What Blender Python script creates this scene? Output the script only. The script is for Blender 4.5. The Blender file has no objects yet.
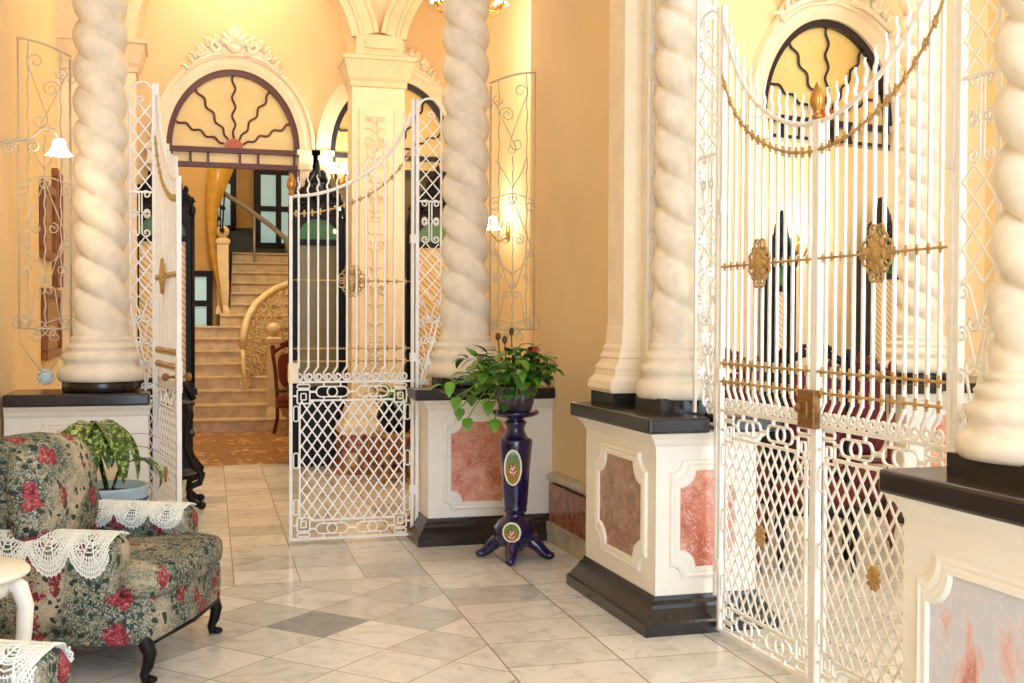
import bpy, math, random
from mathutils import Vector, Matrix, Quaternion
PI = math.pi
sin, cos = math.sin, math.cos
R = random.Random(7)
SC = bpy.context.scene
COL = SC.collection

# ------------------------------------------------------------------ materials
def lin(c):
    c /= 255.0
    return c / 12.92 if c <= 0.04045 else ((c + 0.055) / 1.055) ** 2.4
def rgb(r, g, b): return (lin(r), lin(g), lin(b), 1)

class NT:
    def __init__(s, name):
        s.m = bpy.data.materials.new(name); s.m.use_nodes = True
        s.t = s.m.node_tree; s.b = s.t.nodes['Principled BSDF']
        s.out = s.t.nodes['Material Output']
    def n(s, typ, **kw):
        nd = s.t.nodes.new(typ)
        for k, v in kw.items(): setattr(nd, k, v)
        return nd
    def put(s, sock, v):
        if isinstance(v, bpy.types.NodeSocket): s.t.links.new(v, sock)
        else: sock.default_value = v
    def math(s, op, a, b=0.0, c=0.0):
        nd = s.n('ShaderNodeMath', operation=op)
        s.put(nd.inputs[0], a); s.put(nd.inputs[1], b); s.put(nd.inputs[2], c)
        return nd.outputs[0]
    def mix(s, f, a, b, mode='MIX'):
        nd = s.n('ShaderNodeMix', data_type='RGBA', blend_type=mode)
        s.put(nd.inputs[0], f); s.put(nd.inputs[6], a); s.put(nd.inputs[7], b)
        return nd.outputs[2]
    def coord(s): return s.n('ShaderNodeTexCoord').outputs['Object']
    def noise(s, scale, detail=4, rough=.55, dist=0, vec=None):
        nd = s.n('ShaderNodeTexNoise')
        nd.inputs['Scale'].default_value = scale; nd.inputs['Detail'].default_value = detail
        nd.inputs['Roughness'].default_value = rough; nd.inputs['Distortion'].default_value = dist
        s.t.links.new(vec if vec is not None else s.coord(), nd.inputs['Vector'])
        return nd.outputs['Fac']
    def voro(s, scale, feature='F1', vec=None, rnd=1.0):
        nd = s.n('ShaderNodeTexVoronoi', feature=feature)
        nd.inputs['Scale'].default_value = scale; nd.inputs['Randomness'].default_value = rnd
        s.t.links.new(vec if vec is not None else s.coord(), nd.inputs['Vector'])
        return nd
    def ramp(s, f, stops):
        nd = s.n('ShaderNodeValToRGB'); e = nd.color_ramp.elements
        while len(e) < len(stops): e.new(0.5)
        for i, (p, c) in enumerate(stops): e[i].position = p; e[i].color = c
        s.put(nd.inputs[0], f); return nd.outputs[0]
    def color(s, c): s.put(s.b.inputs['Base Color'], c)
    def set(s, **kw):
        for k, v in kw.items(): s.put(s.b.inputs[k.replace('_', ' ')], v)
    def bump(s, h, strength=.3, dist=.01):
        nd = s.n('ShaderNodeBump'); nd.inputs['Strength'].default_value = strength
        nd.inputs['Distance'].default_value = dist; s.put(nd.inputs['Height'], h)
        s.t.links.new(nd.outputs[0], s.b.inputs['Normal'])

def paint(name, c, rough=.6, var=.06, scale=6, bump=0, bscale=40, **kw):
    k = NT(name)
    f = k.noise(scale, 5)
    d = tuple(x * (1 - var * 2.2) for x in c[:3]) + (1,)
    k.color(k.ramp(f, [(.3, d), (.65, c)]))
    k.set(Roughness=rough, **kw)
    if bump: k.bump(k.noise(bscale, 4), bump, .004)
    return k.m

M = {}
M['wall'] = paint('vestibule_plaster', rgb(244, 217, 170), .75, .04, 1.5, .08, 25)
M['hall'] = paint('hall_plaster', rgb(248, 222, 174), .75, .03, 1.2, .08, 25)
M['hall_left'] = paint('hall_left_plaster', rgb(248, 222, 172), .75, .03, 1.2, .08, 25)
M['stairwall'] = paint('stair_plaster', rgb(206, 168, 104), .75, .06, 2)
M['ceil'] = paint('ceiling_paint', rgb(248, 236, 214), .8, .03, 2)
M['stone'] = paint('arcade_stucco', rgb(238, 216, 180), .7, .07, 4, .2, 60)
M['cream'] = paint('cream_stucco', rgb(250, 234, 206), .65, .05, 5, .15, 70)
M['white'] = paint('white_lacquer', rgb(246, 242, 232), .45, .03, 4)
M['column'] = paint('column_plaster', rgb(243, 232, 212), .6, .09, 9, .35, 45)
M['stucco'] = paint('ornament_stucco', rgb(255, 244, 220), .6, .05, 20, .2, 60)
M['black_stone'] = paint('black_stone', rgb(44, 38, 36), .22, .15, 30)
M['iron'] = paint('white_iron', rgb(246, 244, 240), .4, .03, 30)
M['iron_cream'] = paint('cream_iron', rgb(226, 214, 190), .45, .05, 30)
M['iron_dull'] = paint('dull_iron', rgb(206, 192, 164), .45, .08, 40)
M['gold'] = paint('old_gilding', rgb(206, 170, 110), .4, .18, 60, Metallic=.4)
M['bronze'] = paint('dark_bronze', rgb(158, 116, 66), .35, .2, 50, Metallic=.5)
M['brass'] = paint('brass', rgb(200, 150, 80), .25, .1, 50, Metallic=.8)
M['brown'] = paint('brown_paintwork', rgb(92, 38, 20), .4, .1, 20)
M['black'] = paint('ebonised_wood', rgb(13, 10, 11), .5, .15, 30, Specular_IOR_Level=.3)
M['navy'] = paint('dark_navy_paint', rgb(30, 26, 40), .35, .1, 30)
M['wood'] = paint('picture_wood', rgb(150, 88, 36), .4, .2, 20)
M['redwood'] = paint('dark_red_wood', rgb(106, 30, 20), .35, .15, 20)
M['carved'] = paint('carved_gilt_wood', rgb(186, 142, 86), .5, .2, 40)
M['red'] = paint('crimson_velvet', rgb(96, 14, 22), .8, .12, 40)
M['scarlet'] = paint('scarlet_velvet', rgb(196, 16, 30), .8, .1, 40)
M['lace'] = paint('white_crochet', rgb(244, 246, 238), .85, .05, 60)
M['pot_blue'] = paint('blue_glaze', rgb(48, 70, 140), .2, .1, 20)
M['pot_pale'] = paint('pale_blue_glaze', rgb(178, 206, 224), .2, .06, 20)
M['cobalt'] = paint('cobalt_glaze', rgb(18, 16, 72), .08, .1, 12, Coat_Weight=.6)
M['pewter'] = paint('grey_lustre_glaze', rgb(92, 84, 92), .25, .25, 18, Metallic=.3)
M['soil'] = paint('soil', rgb(58, 40, 28), .95, .2, 60)
M['leaf'] = paint('green_leaf', rgb(104, 158, 48), .42, .22, 14)
M['leaf_dark'] = paint('dark_green_leaf', rgb(58, 106, 42), .4, .25, 16)
M['flower'] = paint('red_petal', rgb(206, 56, 40), .5, .1, 30)
M['stem'] = paint('brown_stem', rgb(96, 76, 44), .7, .15, 30)
M['green_panel'] = paint('green_lacquer', rgb(70, 128, 62), .35, .12, 14)
M['marble_step'] = paint('old_step_marble', rgb(226, 204, 160), .35, .16, 7)
M['banister'] = paint('pale_banister_paint', rgb(244, 226, 180), .4, .08, 8)
M['yellow_wood'] = paint('yellow_varnish', rgb(202, 158, 62), .3, .14, 6)
M['steel'] = paint('grey_handrail', rgb(196, 190, 180), .35, .05, 20, Metallic=.2)
M['daisy'] = paint('pale_blue_enamel', rgb(206, 222, 226), .3, .06, 40)
M['greenwall'] = paint('green_dado', rgb(40, 56, 34), .4, .2, 8)
M['taupe_glass'] = paint('green_brown_glass', rgb(134, 124, 82), .18, .08, 3)
M['teal_glass'] = paint('frosted_teal_glass', rgb(176, 214, 214), .3, .04, 3, Emission_Color=rgb(180, 222, 222), Emission_Strength=.35)

def pane_mat():
    k = NT('amber_pane')
    k.color(k.ramp(k.noise(3, 3), [(.3, rgb(226, 198, 128)), (.7, rgb(240, 214, 146))]))
    k.set(Roughness=.3, Transmission_Weight=0.0)
    return k.m
M['pane'] = pane_mat()

def mirror_mat():
    k = NT('aged_mirror')
    k.color(rgb(238, 228, 206)); k.set(Metallic=1.0, Roughness=.16)
    return k.m
M['mirror'] = mirror_mat()

def painted_reflection():
    k = NT('painted_reflection')
    c = k.coord(); sp = k.n('ShaderNodeSeparateXYZ'); k.t.links.new(c, sp.inputs[0])
    a = k.math('FRACT', k.math('MULTIPLY', k.math('ADD', sp.outputs[0], sp.outputs[2]), 16))
    f = k.math('LESS_THAN', a, .4)
    k.color(k.mix(f, rgb(250, 226, 178), rgb(218, 178, 118))); k.set(Roughness=.35)  # cream reflection painted into the glass colour as opaque diagonal bands
    return k.m
M['painted_reflection'] = painted_reflection()

def lamp(name, c, s):
    k = NT(name); k.color(c); k.set(Emission_Color=c, Emission_Strength=s, Roughness=.3); return k.m
M['lamp'] = lamp('lit_glass_shade', rgb(255, 236, 200), 7)

def marble(name, stops, scale=3, dist=2.5, rough=.2, vein=None, vw=.008):
    k = NT(name)
    f = k.noise(scale, 8, .62, dist)
    c = k.ramp(f, stops)
    if vein:
        w = k.noise(scale * 1.3, 6, .6, 3.5)
        d = k.math('ABSOLUTE', k.math('SUBTRACT', w, .5))
        c = k.mix(k.math('LESS_THAN', d, vw), c, vein)
    k.color(c); k.set(Roughness=rough)
    return k.m
M['pink'] = marble('pink_marble', [(.3, rgb(176, 92, 74)), (.5, rgb(214, 140, 116)), (.7, rgb(228, 178, 152))], 5, 1.5, .2, rgb(240, 214, 196))
M['greybrown'] = marble('brown_marble', [(.3, rgb(120, 86, 66)), (.5, rgb(156, 116, 92)), (.7, rgb(186, 150, 126))], 6, 2, .2, rgb(206, 176, 150))
M['greypink'] = marble('grey_pink_marble', [(.34, rgb(206, 136, 122)), (.42, rgb(228, 184, 178)), (.49, rgb(216, 214, 222)), (.7, rgb(200, 210, 226))], 2.6, 1.2, .2, rgb(240, 226, 226), .004)
M['dado'] = marble('red_dado_marble', [(.3, rgb(110, 62, 44)), (.5, rgb(160, 96, 68)), (.7, rgb(180, 128, 96))], 5, 2, .25, rgb(206, 176, 146))
M['grey_marble'] = marble('grey_marble', [(.3, rgb(176, 166, 146)), (.7, rgb(216, 206, 184))], 4, 2, .25)

def floor_mat():
    k = NT('marble_floor_tiles')
    sp = k.n('ShaderNodeSeparateXYZ'); k.t.links.new(k.coord(), sp.inputs[0])
    X, Y = sp.outputs[0], sp.outputs[1]
    a = math.radians(-1.6); x0, y0 = 1.40, 6.0
    dx = k.math('SUBTRACT', X, x0); dy = k.math('SUBTRACT', Y, y0)
    u = k.math('ADD', k.math('MULTIPLY', dx, cos(a)), k.math('MULTIPLY', dy, sin(a)))
    v = k.math('SUBTRACT', k.math('MULTIPLY', dy, cos(a)), k.math('MULTIPLY', dx, sin(a)))
    s2 = math.sqrt(.5)
    # straight tiles
    inr = k.math('GREATER_THAN', u, 0)
    pu = k.math('ADD', k.math('MULTIPLY', inr, .15), .367)
    au = k.math('ADD', k.math('DIVIDE', u, pu), 40)
    av = k.math('ADD', k.math('DIVIDE', k.math('SUBTRACT', v, .54), .367), 40)
    # diagonal tiles
    dcx, dcy = .68 - x0, 5.62 - y0
    du = k.math('SUBTRACT', u, dcx); dv = k.math('SUBTRACT', v, dcy)
    bu = k.math('ADD', k.math('DIVIDE', k.math('MULTIPLY', k.math('ADD', du, dv), s2), .362), 40.5)
    bv = k.math('ADD', k.math('DIVIDE', k.math('MULTIPLY', k.math('SUBTRACT', du, dv), s2), .362), 40.5)
    diag = k.math('MULTIPLY', k.math('LESS_THAN', u, 0), k.math('LESS_THAN', v, .54))
    def sel(p, q): return k.math('ADD', k.math('MULTIPLY', diag, q), k.math('MULTIPLY', k.math('SUBTRACT', 1, diag), p))
    cu, cv = sel(au, bu), sel(av, bv)
    fu, fv = k.math('FLOOR', cu), k.math('FLOOR', cv)
    gu = k.math('ABSOLUTE', k.math('SUBTRACT', k.math('FRACT', cu), .5))
    gv = k.math('ABSOLUTE', k.math('SUBTRACT', k.math('FRACT', cv), .5))
    grout = k.math('GREATER_THAN', k.math('MAXIMUM', gu, gv), .491)
    edge = k.math('MAXIMUM', k.math('LESS_THAN', k.math('ABSOLUTE', u), .004),
                  k.math('MULTIPLY', k.math('LESS_THAN', k.math('ABSOLUTE', k.math('SUBTRACT', v, .54)), .004), k.math('LESS_THAN', u, 0)))
    grout = k.math('MAXIMUM', grout, edge)
    cv3 = k.n('ShaderNodeCombineXYZ'); k.put(cv3.inputs[0], fu); k.put(cv3.inputs[1], fv); k.put(cv3.inputs[2], diag)
    wn = k.n('ShaderNodeTexWhiteNoise', noise_dimensions='3D'); k.t.links.new(cv3.outputs[0], wn.inputs['Vector'])
    r = wn.outputs['Value']
    dark = k.math('MULTIPLY', diag, k.math('MULTIPLY', k.math('COMPARE', fu, 40, .1), k.math('COMPARE', fv, 40, .1)))
    off = k.n('ShaderNodeVectorMath', operation='MULTIPLY_ADD')
    k.t.links.new(wn.outputs['Color'], off.inputs[0]); off.inputs[1].default_value = (9, 9, 9)
    k.t.links.new(k.coord(), off.inputs[2])
    nz = k.noise(5, 8, .62, 1.6, off.outputs[0])
    base = k.ramp(r, [(0, rgb(200, 201, 199)), (.25, rgb(222, 221, 216)), (.7, rgb(236, 234, 228)), (1, rgb(244, 242, 237))])
    base = k.mix(dark, base, rgb(160, 161, 158))
    veins = k.ramp(nz, [(.34, (.66, .66, .66, 1)), (.5, (.94, .94, .94, 1)), (.66, (1, 1, 1, 1))])
    c = k.mix(.75, base, veins, 'MULTIPLY')
    c = k.mix(grout, c, rgb(164, 154, 136))
    k.color(c); k.set(Roughness=k.math('ADD', k.math('MULTIPLY', nz, .14), .1))
    k.bump(k.math('SUBTRACT', 1, grout), .25, .002)
    return k.m
M['floor'] = floor_mat()

def mosaic_mat():
    k = NT('patterned_cement_tiles')
    sp = k.n('ShaderNodeSeparateXYZ'); k.t.links.new(k.coord(), sp.inputs[0])
    fx = k.math('FRACT', k.math('MULTIPLY', sp.outputs[0], 1.9)); fy = k.math('FRACT', k.math('MULTIPLY', sp.outputs[1], .95))
    ins = k.math('MULTIPLY', k.math('LESS_THAN', k.math('ABSOLUTE', k.math('SUBTRACT', fx, .5)), .38), k.math('LESS_THAN', k.math('ABSOLUTE', k.math('SUBTRACT', fy, .5)), .32))
    w = k.voro(11); f = k.math('LESS_THAN', w.outputs['Distance'], .42)
    k.color(k.mix(k.math('MULTIPLY', ins, f), k.ramp(k.noise(4), [(.3, rgb(136, 92, 44)), (.7, rgb(168, 122, 66))]), rgb(226, 186, 116)))
    k.set(Roughness=.35); return k.m
M['mosaic'] = mosaic_mat()

def fabric_mat():
    k = NT('floral_damask')
    c = k.coord()
    nz = k.n('ShaderNodeTexNoise'); nz.inputs['Scale'].default_value = 9; nz.inputs['Detail'].default_value = 3
    k.t.links.new(c, nz.inputs['Vector'])
    vm = k.n('ShaderNodeVectorMath', operation='MULTIPLY_ADD')
    k.t.links.new(nz.outputs['Color'], vm.inputs[0]); vm.inputs[1].default_value = (.12, .12, .12); k.t.links.new(c, vm.inputs[2])
    w = vm.outputs[0]
    big = k.noise(3.6, 3, .55, .4, c)
    base = k.ramp(big, [(.42, rgb(46, 70, 68)), (.52, rgb(78, 94, 86)), (.59, rgb(136, 130, 110)), (.68, rgb(188, 174, 150))])
    fine = k.ramp(k.noise(46, 3, .6, .6, c), [(.35, (.62, .62, .62, 1)), (.6, (1, 1, 1, 1))])
    base = k.mix(.7, base, fine, 'MULTIPLY')
    sc = k.noise(30, 2, .5, 2.4, c)
    base = k.mix(k.math('MULTIPLY', k.math('LESS_THAN', k.math('ABSOLUTE', k.math('SUBTRACT', sc, .5)), .04), .75), base, rgb(188, 182, 160))
    v2 = k.voro(26, vec=w)
    lf = k.math('LESS_THAN', v2.outputs['Distance'], .38)
    sep = k.n('ShaderNodeSeparateColor'); k.t.links.new(v2.outputs['Color'], sep.inputs[0])
    lf = k.math('MULTIPLY', lf, k.math('GREATER_THAN', sep.outputs[0], .42))
    base = k.mix(lf, base, k.ramp(sep.outputs[1], [(0, rgb(18, 42, 40)), (1, rgb(48, 66, 58))]))
    v1 = k.voro(8.5, vec=w)
    s1 = k.n('ShaderNodeSeparateColor'); k.t.links.new(v1.outputs['Color'], s1.inputs[0])
    pet = k.noise(38, 4, .65, 1.8, c)
    rad = k.math('ADD', v1.outputs['Distance'], k.math('MULTIPLY', k.math('SUBTRACT', pet, .5), .7))
    fl = k.math('MULTIPLY', k.math('LESS_THAN', rad, .40), k.math('GREATER_THAN', s1.outputs[0], .46))
    fc = k.ramp(pet, [(.30, rgb(70, 16, 28)), (.46, rgb(128, 34, 50)), (.58, rgb(172, 84, 90)), (.7, rgb(214, 180, 164))])
    k.color(k.mix(fl, base, fc)); k.set(Roughness=.85)
    k.bump(k.noise(60, 3), .25, .003)
    return k.m
M['fabric'] = fabric_mat()

def dieff_mat():
    k = NT('variegated_leaf')
    f = k.noise(42, 4, .6, .5)
    k.color(k.ramp(f, [(.40, rgb(30, 62, 24)), (.52, rgb(66, 104, 38)), (.62, rgb(186, 200, 116))])); k.set(Roughness=.35)
    return k.m
M['dieff'] = dieff_mat()

def cameo_mat():
    k = NT('painted_porcelain_scene')
    sp = k.n('ShaderNodeSeparateXYZ'); k.t.links.new(k.coord(), sp.inputs[0])
    z = k.math('ADD', k.math('MULTIPLY', sp.outputs[2], 4.6), k.math('MULTIPLY', k.noise(22, 3), .35))
    bg = k.ramp(z, [(.05, rgb(150, 120, 40)), (.3, rgb(104, 132, 60)), (.5, rgb(90, 130, 110)), (.75, rgb(196, 214, 210))])
    x = sp.outputs[0]; zz = k.math('MULTIPLY', k.math('ADD', sp.outputs[2], .015), .6)
    r = k.math('SQRT', k.math('ADD', k.math('MULTIPLY', x, x), k.math('MULTIPLY', zz, zz)))
    f = k.math('LESS_THAN', k.math('ADD', r, k.math('MULTIPLY', k.noise(60, 3), .03)), .037)
    fig = k.ramp(k.noise(48, 3, .6, .8), [(.38, rgb(40, 40, 66)), (.46, rgb(176, 50, 40)), (.54, rgb(226, 190, 160)), (.62, rgb(236, 230, 220))])
    k.color(k.mix(f, bg, fig))
    k.set(Roughness=.12); return k.m
M['cameo'] = cameo_mat()

# ------------------------------------------------------------------ mesh helpers
class MB:
    def __init__(s): s.v = []; s.f = []; s.mi = []; s.sm = []; s.cur = 0; s.mats = []
    def use(s, m):
        if m not in s.mats: s.mats.append(m)
        s.cur = s.mats.index(m); return s
    def add(s, vs, fs, smooth=True):
        o = len(s.v); s.v.extend(tuple(p) for p in vs)
        for f in fs: s.f.append(tuple(i + o for i in f)); s.mi.append(s.cur); s.sm.append(smooth)
    def box(s, x0, y0, z0, x1, y1, z1):
        if x0 > x1: x0, x1 = x1, x0
        if y0 > y1: y0, y1 = y1, y0
        v = [(x0,y0,z0),(x1,y0,z0),(x1,y1,z0),(x0,y1,z0),(x0,y0,z1),(x1,y0,z1),(x1,y1,z1),(x0,y1,z1)]
        s.add(v, [(0,3,2,1),(4,5,6,7),(0,1,5,4),(1,2,6,5),(2,3,7,6),(3,0,4,7)], False); return s
    def prism(s, poly, z0, z1, fn=lambda a, b, c: (a, b, c)):
        """extrude a 2d polygon (ccw) between c=z0 and c=z1, mapped by fn"""
        n = len(poly)
        v = [fn(a, b, z0) for a, b in poly] + [fn(a, b, z1) for a, b in poly]
        f = [tuple(range(n))[::-1], tuple(range(n, 2 * n))] + [(i, (i + 1) % n, n + (i + 1) % n, n + i) for i in range(n)]
        s.add(v, f, False); return s
    def stack(s, rings, cap=True, smooth=False):
        """loft list of closed rings (each a list of 3d points)"""
        n = len(rings[0]); v = [p for r in rings for p in r]; f = []
        for k in range(len(rings) - 1):
            for i in range(n):
                a, b = k * n + i, k * n + (i + 1) % n
                f.append((a, b, b + n, a + n))
        if cap: f.append(tuple(range(n))[::-1]); f.append(tuple(range((len(rings) - 1) * n, len(rings) * n)))
        s.add(v, f, smooth); return s
    def lathe(s, prof, c=(0, 0, 0), n=20, sx=1, sy=1):
        rings = [[(c[0] + r * sx * cos(2 * PI * i / n), c[1] + r * sy * sin(2 * PI * i / n), c[2] + z) for i in range(n)] for r, z in prof]
        return s.stack(rings, True, True)
    def ball(s, c, rx, ry=None, rz=None, n=10, m=6):
        ry = rx if ry is None else ry; rz = rx if rz is None else rz
        rings = [[(c[0] + rx * sin(PI * j / m) * cos(2 * PI * i / n), c[1] + ry * sin(PI * j / m) * sin(2 * PI * i / n), c[2] - rz * cos(PI * j / m)) for i in range(n)] for j in range(1, m)]
        v = [p for r in rings for p in r]; k = len(v); v += [(c[0], c[1], c[2] - rz), (c[0], c[1], c[2] + rz)]
        f = []
        for j in range(m - 2):
            for i in range(n): a, b = j * n + i, j * n + (i + 1) % n; f.append((a, b, b + n, a + n))
        for i in range(n):
            f.append((k, (i + 1) % n, i)); a = (m - 2) * n; f.append((k + 1, a + i, a + (i + 1) % n))
        s.add(v, f); return s
    def tube(s, pts, r, n=6, closed=False, taper=None, flat=1.0):
        P = [Vector(p) for p in pts]
        L = len(P)
        if L < 2: return s
        def tan(i):
            if closed: d = P[(i + 1) % L] - P[i - 1]
            else: d = P[min(i + 1, L - 1)] - P[max(i - 1, 0)]
            return d.normalized() if d.length > 1e-9 else Vector((0, 0, 1))
        t = tan(0); ref = Vector((0, 1, 0)) if abs(t.y) < .9 else Vector((1, 0, 0))
        nrm = (ref - t * ref.dot(t)).normalized()
        v = []
        for i in range(L):
            t2 = tan(i)
            nrm = nrm - t2 * nrm.dot(t2)
            if nrm.length < 1e-6: nrm = t2.orthogonal()
            nrm.normalize()
            bn = t2.cross(nrm)
            rr = r if taper is None else r * (taper(i / (L - 1)) if callable(taper) else 1 + (taper - 1) * i / (L - 1))
            for j in range(n):
                a = 2 * PI * (j + .5) / n
                v.append(P[i] + nrm * (rr * flat * cos(a)) + bn * (rr * sin(a)))
        f = []
        for i in range(L if closed else L - 1):
            for j in range(n):
                a, b = i * n + j, i * n + (j + 1) % n
                c, d = ((i + 1) % L) * n + j, ((i + 1) % L) * n + (j + 1) % n
                f.append((a, c, d, b))
        if not closed:
            f.append(tuple(range(n))); f.append(tuple(range((L - 1) * n, L * n))[::-1])
        s.add(v, f, n > 4); return s
    def build(s, name, mat=None, parent=None, bevel=0, loc=None, rotz=0):
        me = bpy.data.meshes.new(name)
        me.from_pydata(s.v, [], s.f)
        mats = s.mats if s.mats else [mat]
        for m in mats: me.materials.append(M[m] if isinstance(m, str) else m)
        for p, i, sm in zip(me.polygons, s.mi, s.sm):
            p.material_index = i if s.mats else 0; p.use_smooth = sm
        me.update()
        o = bpy.data.objects.new(name, me); COL.objects.link(o)
        if parent: o.parent = parent
        if loc is not None: o.location = loc
        o.rotation_euler.z = rotz
        if bevel:
            b = o.modifiers.new('bevel', 'BEVEL'); b.width = bevel; b.segments = 2; b.limit_method = 'ANGLE'
        return o

def tag(o, label=None, cat=None, group=None, kind=None):
    if label: o['label'] = label
    if cat: o['category'] = cat
    if group: o['group'] = group
    if kind: o['kind'] = kind
    return o
def empty(name, label, cat, loc=(0, 0, 0), rz=0, group=None):
    o = bpy.data.objects.new(name, None); COL.objects.link(o)
    o.location = loc; o.rotation_euler.z = rz; o.empty_display_size = .1
    return tag(o, label, cat, group)
def struct(o): o['kind'] = 'structure'; return o
def sroot(name):
    o = bpy.data.objects.new(name, None); COL.objects.link(o); o['kind'] = 'structure'; return o
def dup(root, label, loc, rz=None, scale=None):
    kids = {}
    for o in bpy.data.objects:
        if o.parent: kids.setdefault(o.parent.name, []).append(o)
    r = root.copy(); COL.objects.link(r); r['label'] = label; r.location = loc
    if rz is not None: r.rotation_euler.z = rz
    if scale: r.scale = scale
    def rec(src, dst):
        for ch in kids.get(src.name, []):
            c = ch.copy(); COL.objects.link(c); c.parent = dst; rec(ch, c)
    rec(root, r); return r
def child(root, base):
    return [o for o in bpy.data.objects if o.parent is root and o.name.split('.')[0] == base]

def spiral(cx, cz, r0, r1, a0, turns, n=None, y=0, sgn=1):
    n = n or max(8, int(abs(turns) * 14))
    return [(cx + (r0 + (r1 - r0) * t) * cos(a0 + sgn * 2 * PI * turns * t), y, cz + (r0 + (r1 - r0) * t) * sin(a0 + sgn * 2 * PI * turns * t)) for t in [i / n for i in range(n + 1)]]
def sscroll(x0, z0, x1, z1, r, side=1, y=0):
    """an S: a spiral at each end joined by a stroke"""
    d = Vector((x1 - x0, z1 - z0)); L = d.length; d /= L; p = Vector((-d.y, d.x)) * side
    pts = []
    a0 = math.atan2(d.y, d.x)
    c0 = Vector((x0, z0)) + p * r; c1 = Vector((x1, z1)) - p * r
    n = 18
    for i in range(n, -1, -1):
        t = i / n; a = math.atan2(-p.y, -p.x) - side * t * 2 * PI * 1.2; rr = r * (1 - .75 * t)
        pts.append((c0.x + rr * cos(a), y, c0.y + rr * sin(a)))
    for i in range(n + 1):
        t = i / n; a = math.atan2(p.y, p.x) - side * t * 2 * PI * 1.2; rr = r * (1 - .75 * t)
        pts.append((c1.x + rr * cos(a), y, c1.y + rr * sin(a)))
    return pts
def cscroll(x0, z0, x1, z1, r, side=1, y=0):
    d = Vector((x1 - x0, z1 - z0)); L = d.length; d /= L; p = Vector((-d.y, d.x)) * side
    c0 = Vector((x0, z0)) + p * r; c1 = Vector((x1, z1)) + p * r
    pts = []; n = 16
    for i in range(n, -1, -1):
        t = i / n; a = math.atan2(-p.y, -p.x) - side * t * 2 * PI * 1.2; rr = r * (1 - .75 * t)
        pts.append((c0.x + rr * cos(a), y, c0.y + rr * sin(a)))
    for i in range(n + 1):
        t = i / n; a = math.atan2(-p.y, -p.x) + side * t * 2 * PI * 1.2; rr = r * (1 - .75 * t)
        pts.append((c1.x + rr * cos(a), y, c1.y + rr * sin(a)))
    return pts

# ------------------------------------------------------------------ the room shell
m = MB(); m.box(-1.3, -3, -.1, 8.0, 11.9, 0); struct(m.build('floor', 'floor'))
m = MB(); m.box(-1.3, 11.9, -.1, 4.2, 21, -.001); struct(m.build('floor_stair_hall', 'mosaic'))
m = MB(); m.box(-1.3, -3, 0, -1.0, 8.0, 5.6); struct(m.build('wall_left', 'wall'))
m = MB(); m.box(-1.3, 8.0, 0, -1.0, 11.9, 5.6); struct(m.build('wall_hall_left', 'hall_left'))
m = MB(); m.box(2.46, 6.05, 0, 2.72, 7.95, 5.6); struct(m.build('wall_right', 'wall'))
m = MB(); m.box(2.72, 7.72, 0, 3.2, 7.95, 5.6); m.box(2.97, 7.95, 0, 3.2, 11.9, 5.6); struct(m.build('wall_hall_right', 'hall'))
m = MB(); m.box(-1.4, -3, 5.6, 8.0, 12.3, 5.75); struct(m.build('ceiling', 'ceil'))
m = MB(); m.box(7.2, -3, 0, 7.4, 11, 5.6); struct(m.build('wall_side_right', 'hall'))
m = MB(); m.box(2.5, -1.2, 0, 2.7, 2.05, 5.6); struct(m.build('wall_front_right', 'wall'))
# pier wall above the mid pilaster: the strip of wall the gate pier carries
m = MB(); m.box(2.56, 5.62, 1.03, 2.74, 6.05, 5.6); struct(m.build('wall_pier', 'cream'))

def arch_pts(cx, z0, a, b, n=28, t0=PI, t1=0):
    return [(cx + a * cos(t0 + (t1 - t0) * i / n), z0 + b * sin(t0 + (t1 - t0) * i / n)) for i in range(n + 1)]
def arched_wall(mb, x0, x1, top, doors, y0, y1, base=0.0):
    """wall with arched openings, as vertical strips so that it stays valid geometry"""
    xs = x0
    def fn(a, b, c): return (a, c, b)
    for (cx, half, z0, a, b, sill) in doors:
        mb.prism([(xs, base), (cx - half, base), (cx - half, top), (xs, top)][::-1], y0, y1, fn)
        pts = arch_pts(cx, z0, half, b)
        for (ax, az), (bx, bz) in zip(pts[:-1], pts[1:]):
            mb.prism([(ax, az), (bx, bz), (bx, top), (ax, top)][::-1], y0, y1, fn)
        if sill > 0: mb.prism([(cx - half, base), (cx + half, base), (cx + half, sill), (cx - half, sill)][::-1], y0, y1, fn)
        xs = cx + half
    mb.prism([(xs, base), (x1, base), (x1, top), (xs, top)][::-1], y0, y1, fn)

D1, D2 = .57, 2.18
AW, AH, ASP = .65, .78, 3.19
m = MB(); arched_wall(m, -1.0, 2.97, 5.6, [(D1, AW, ASP, AW, AH, 0), (D2, AW, ASP, AW, AH, 0)], 11.9, 12.15)
struct(m.build('wall_back', 'hall'))
m = MB(); m.box(D2 - AW, 12.1, 0, D2 + AW, 12.14, 3.02); struct(m.build('door_2', 'taupe_glass'))

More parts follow.
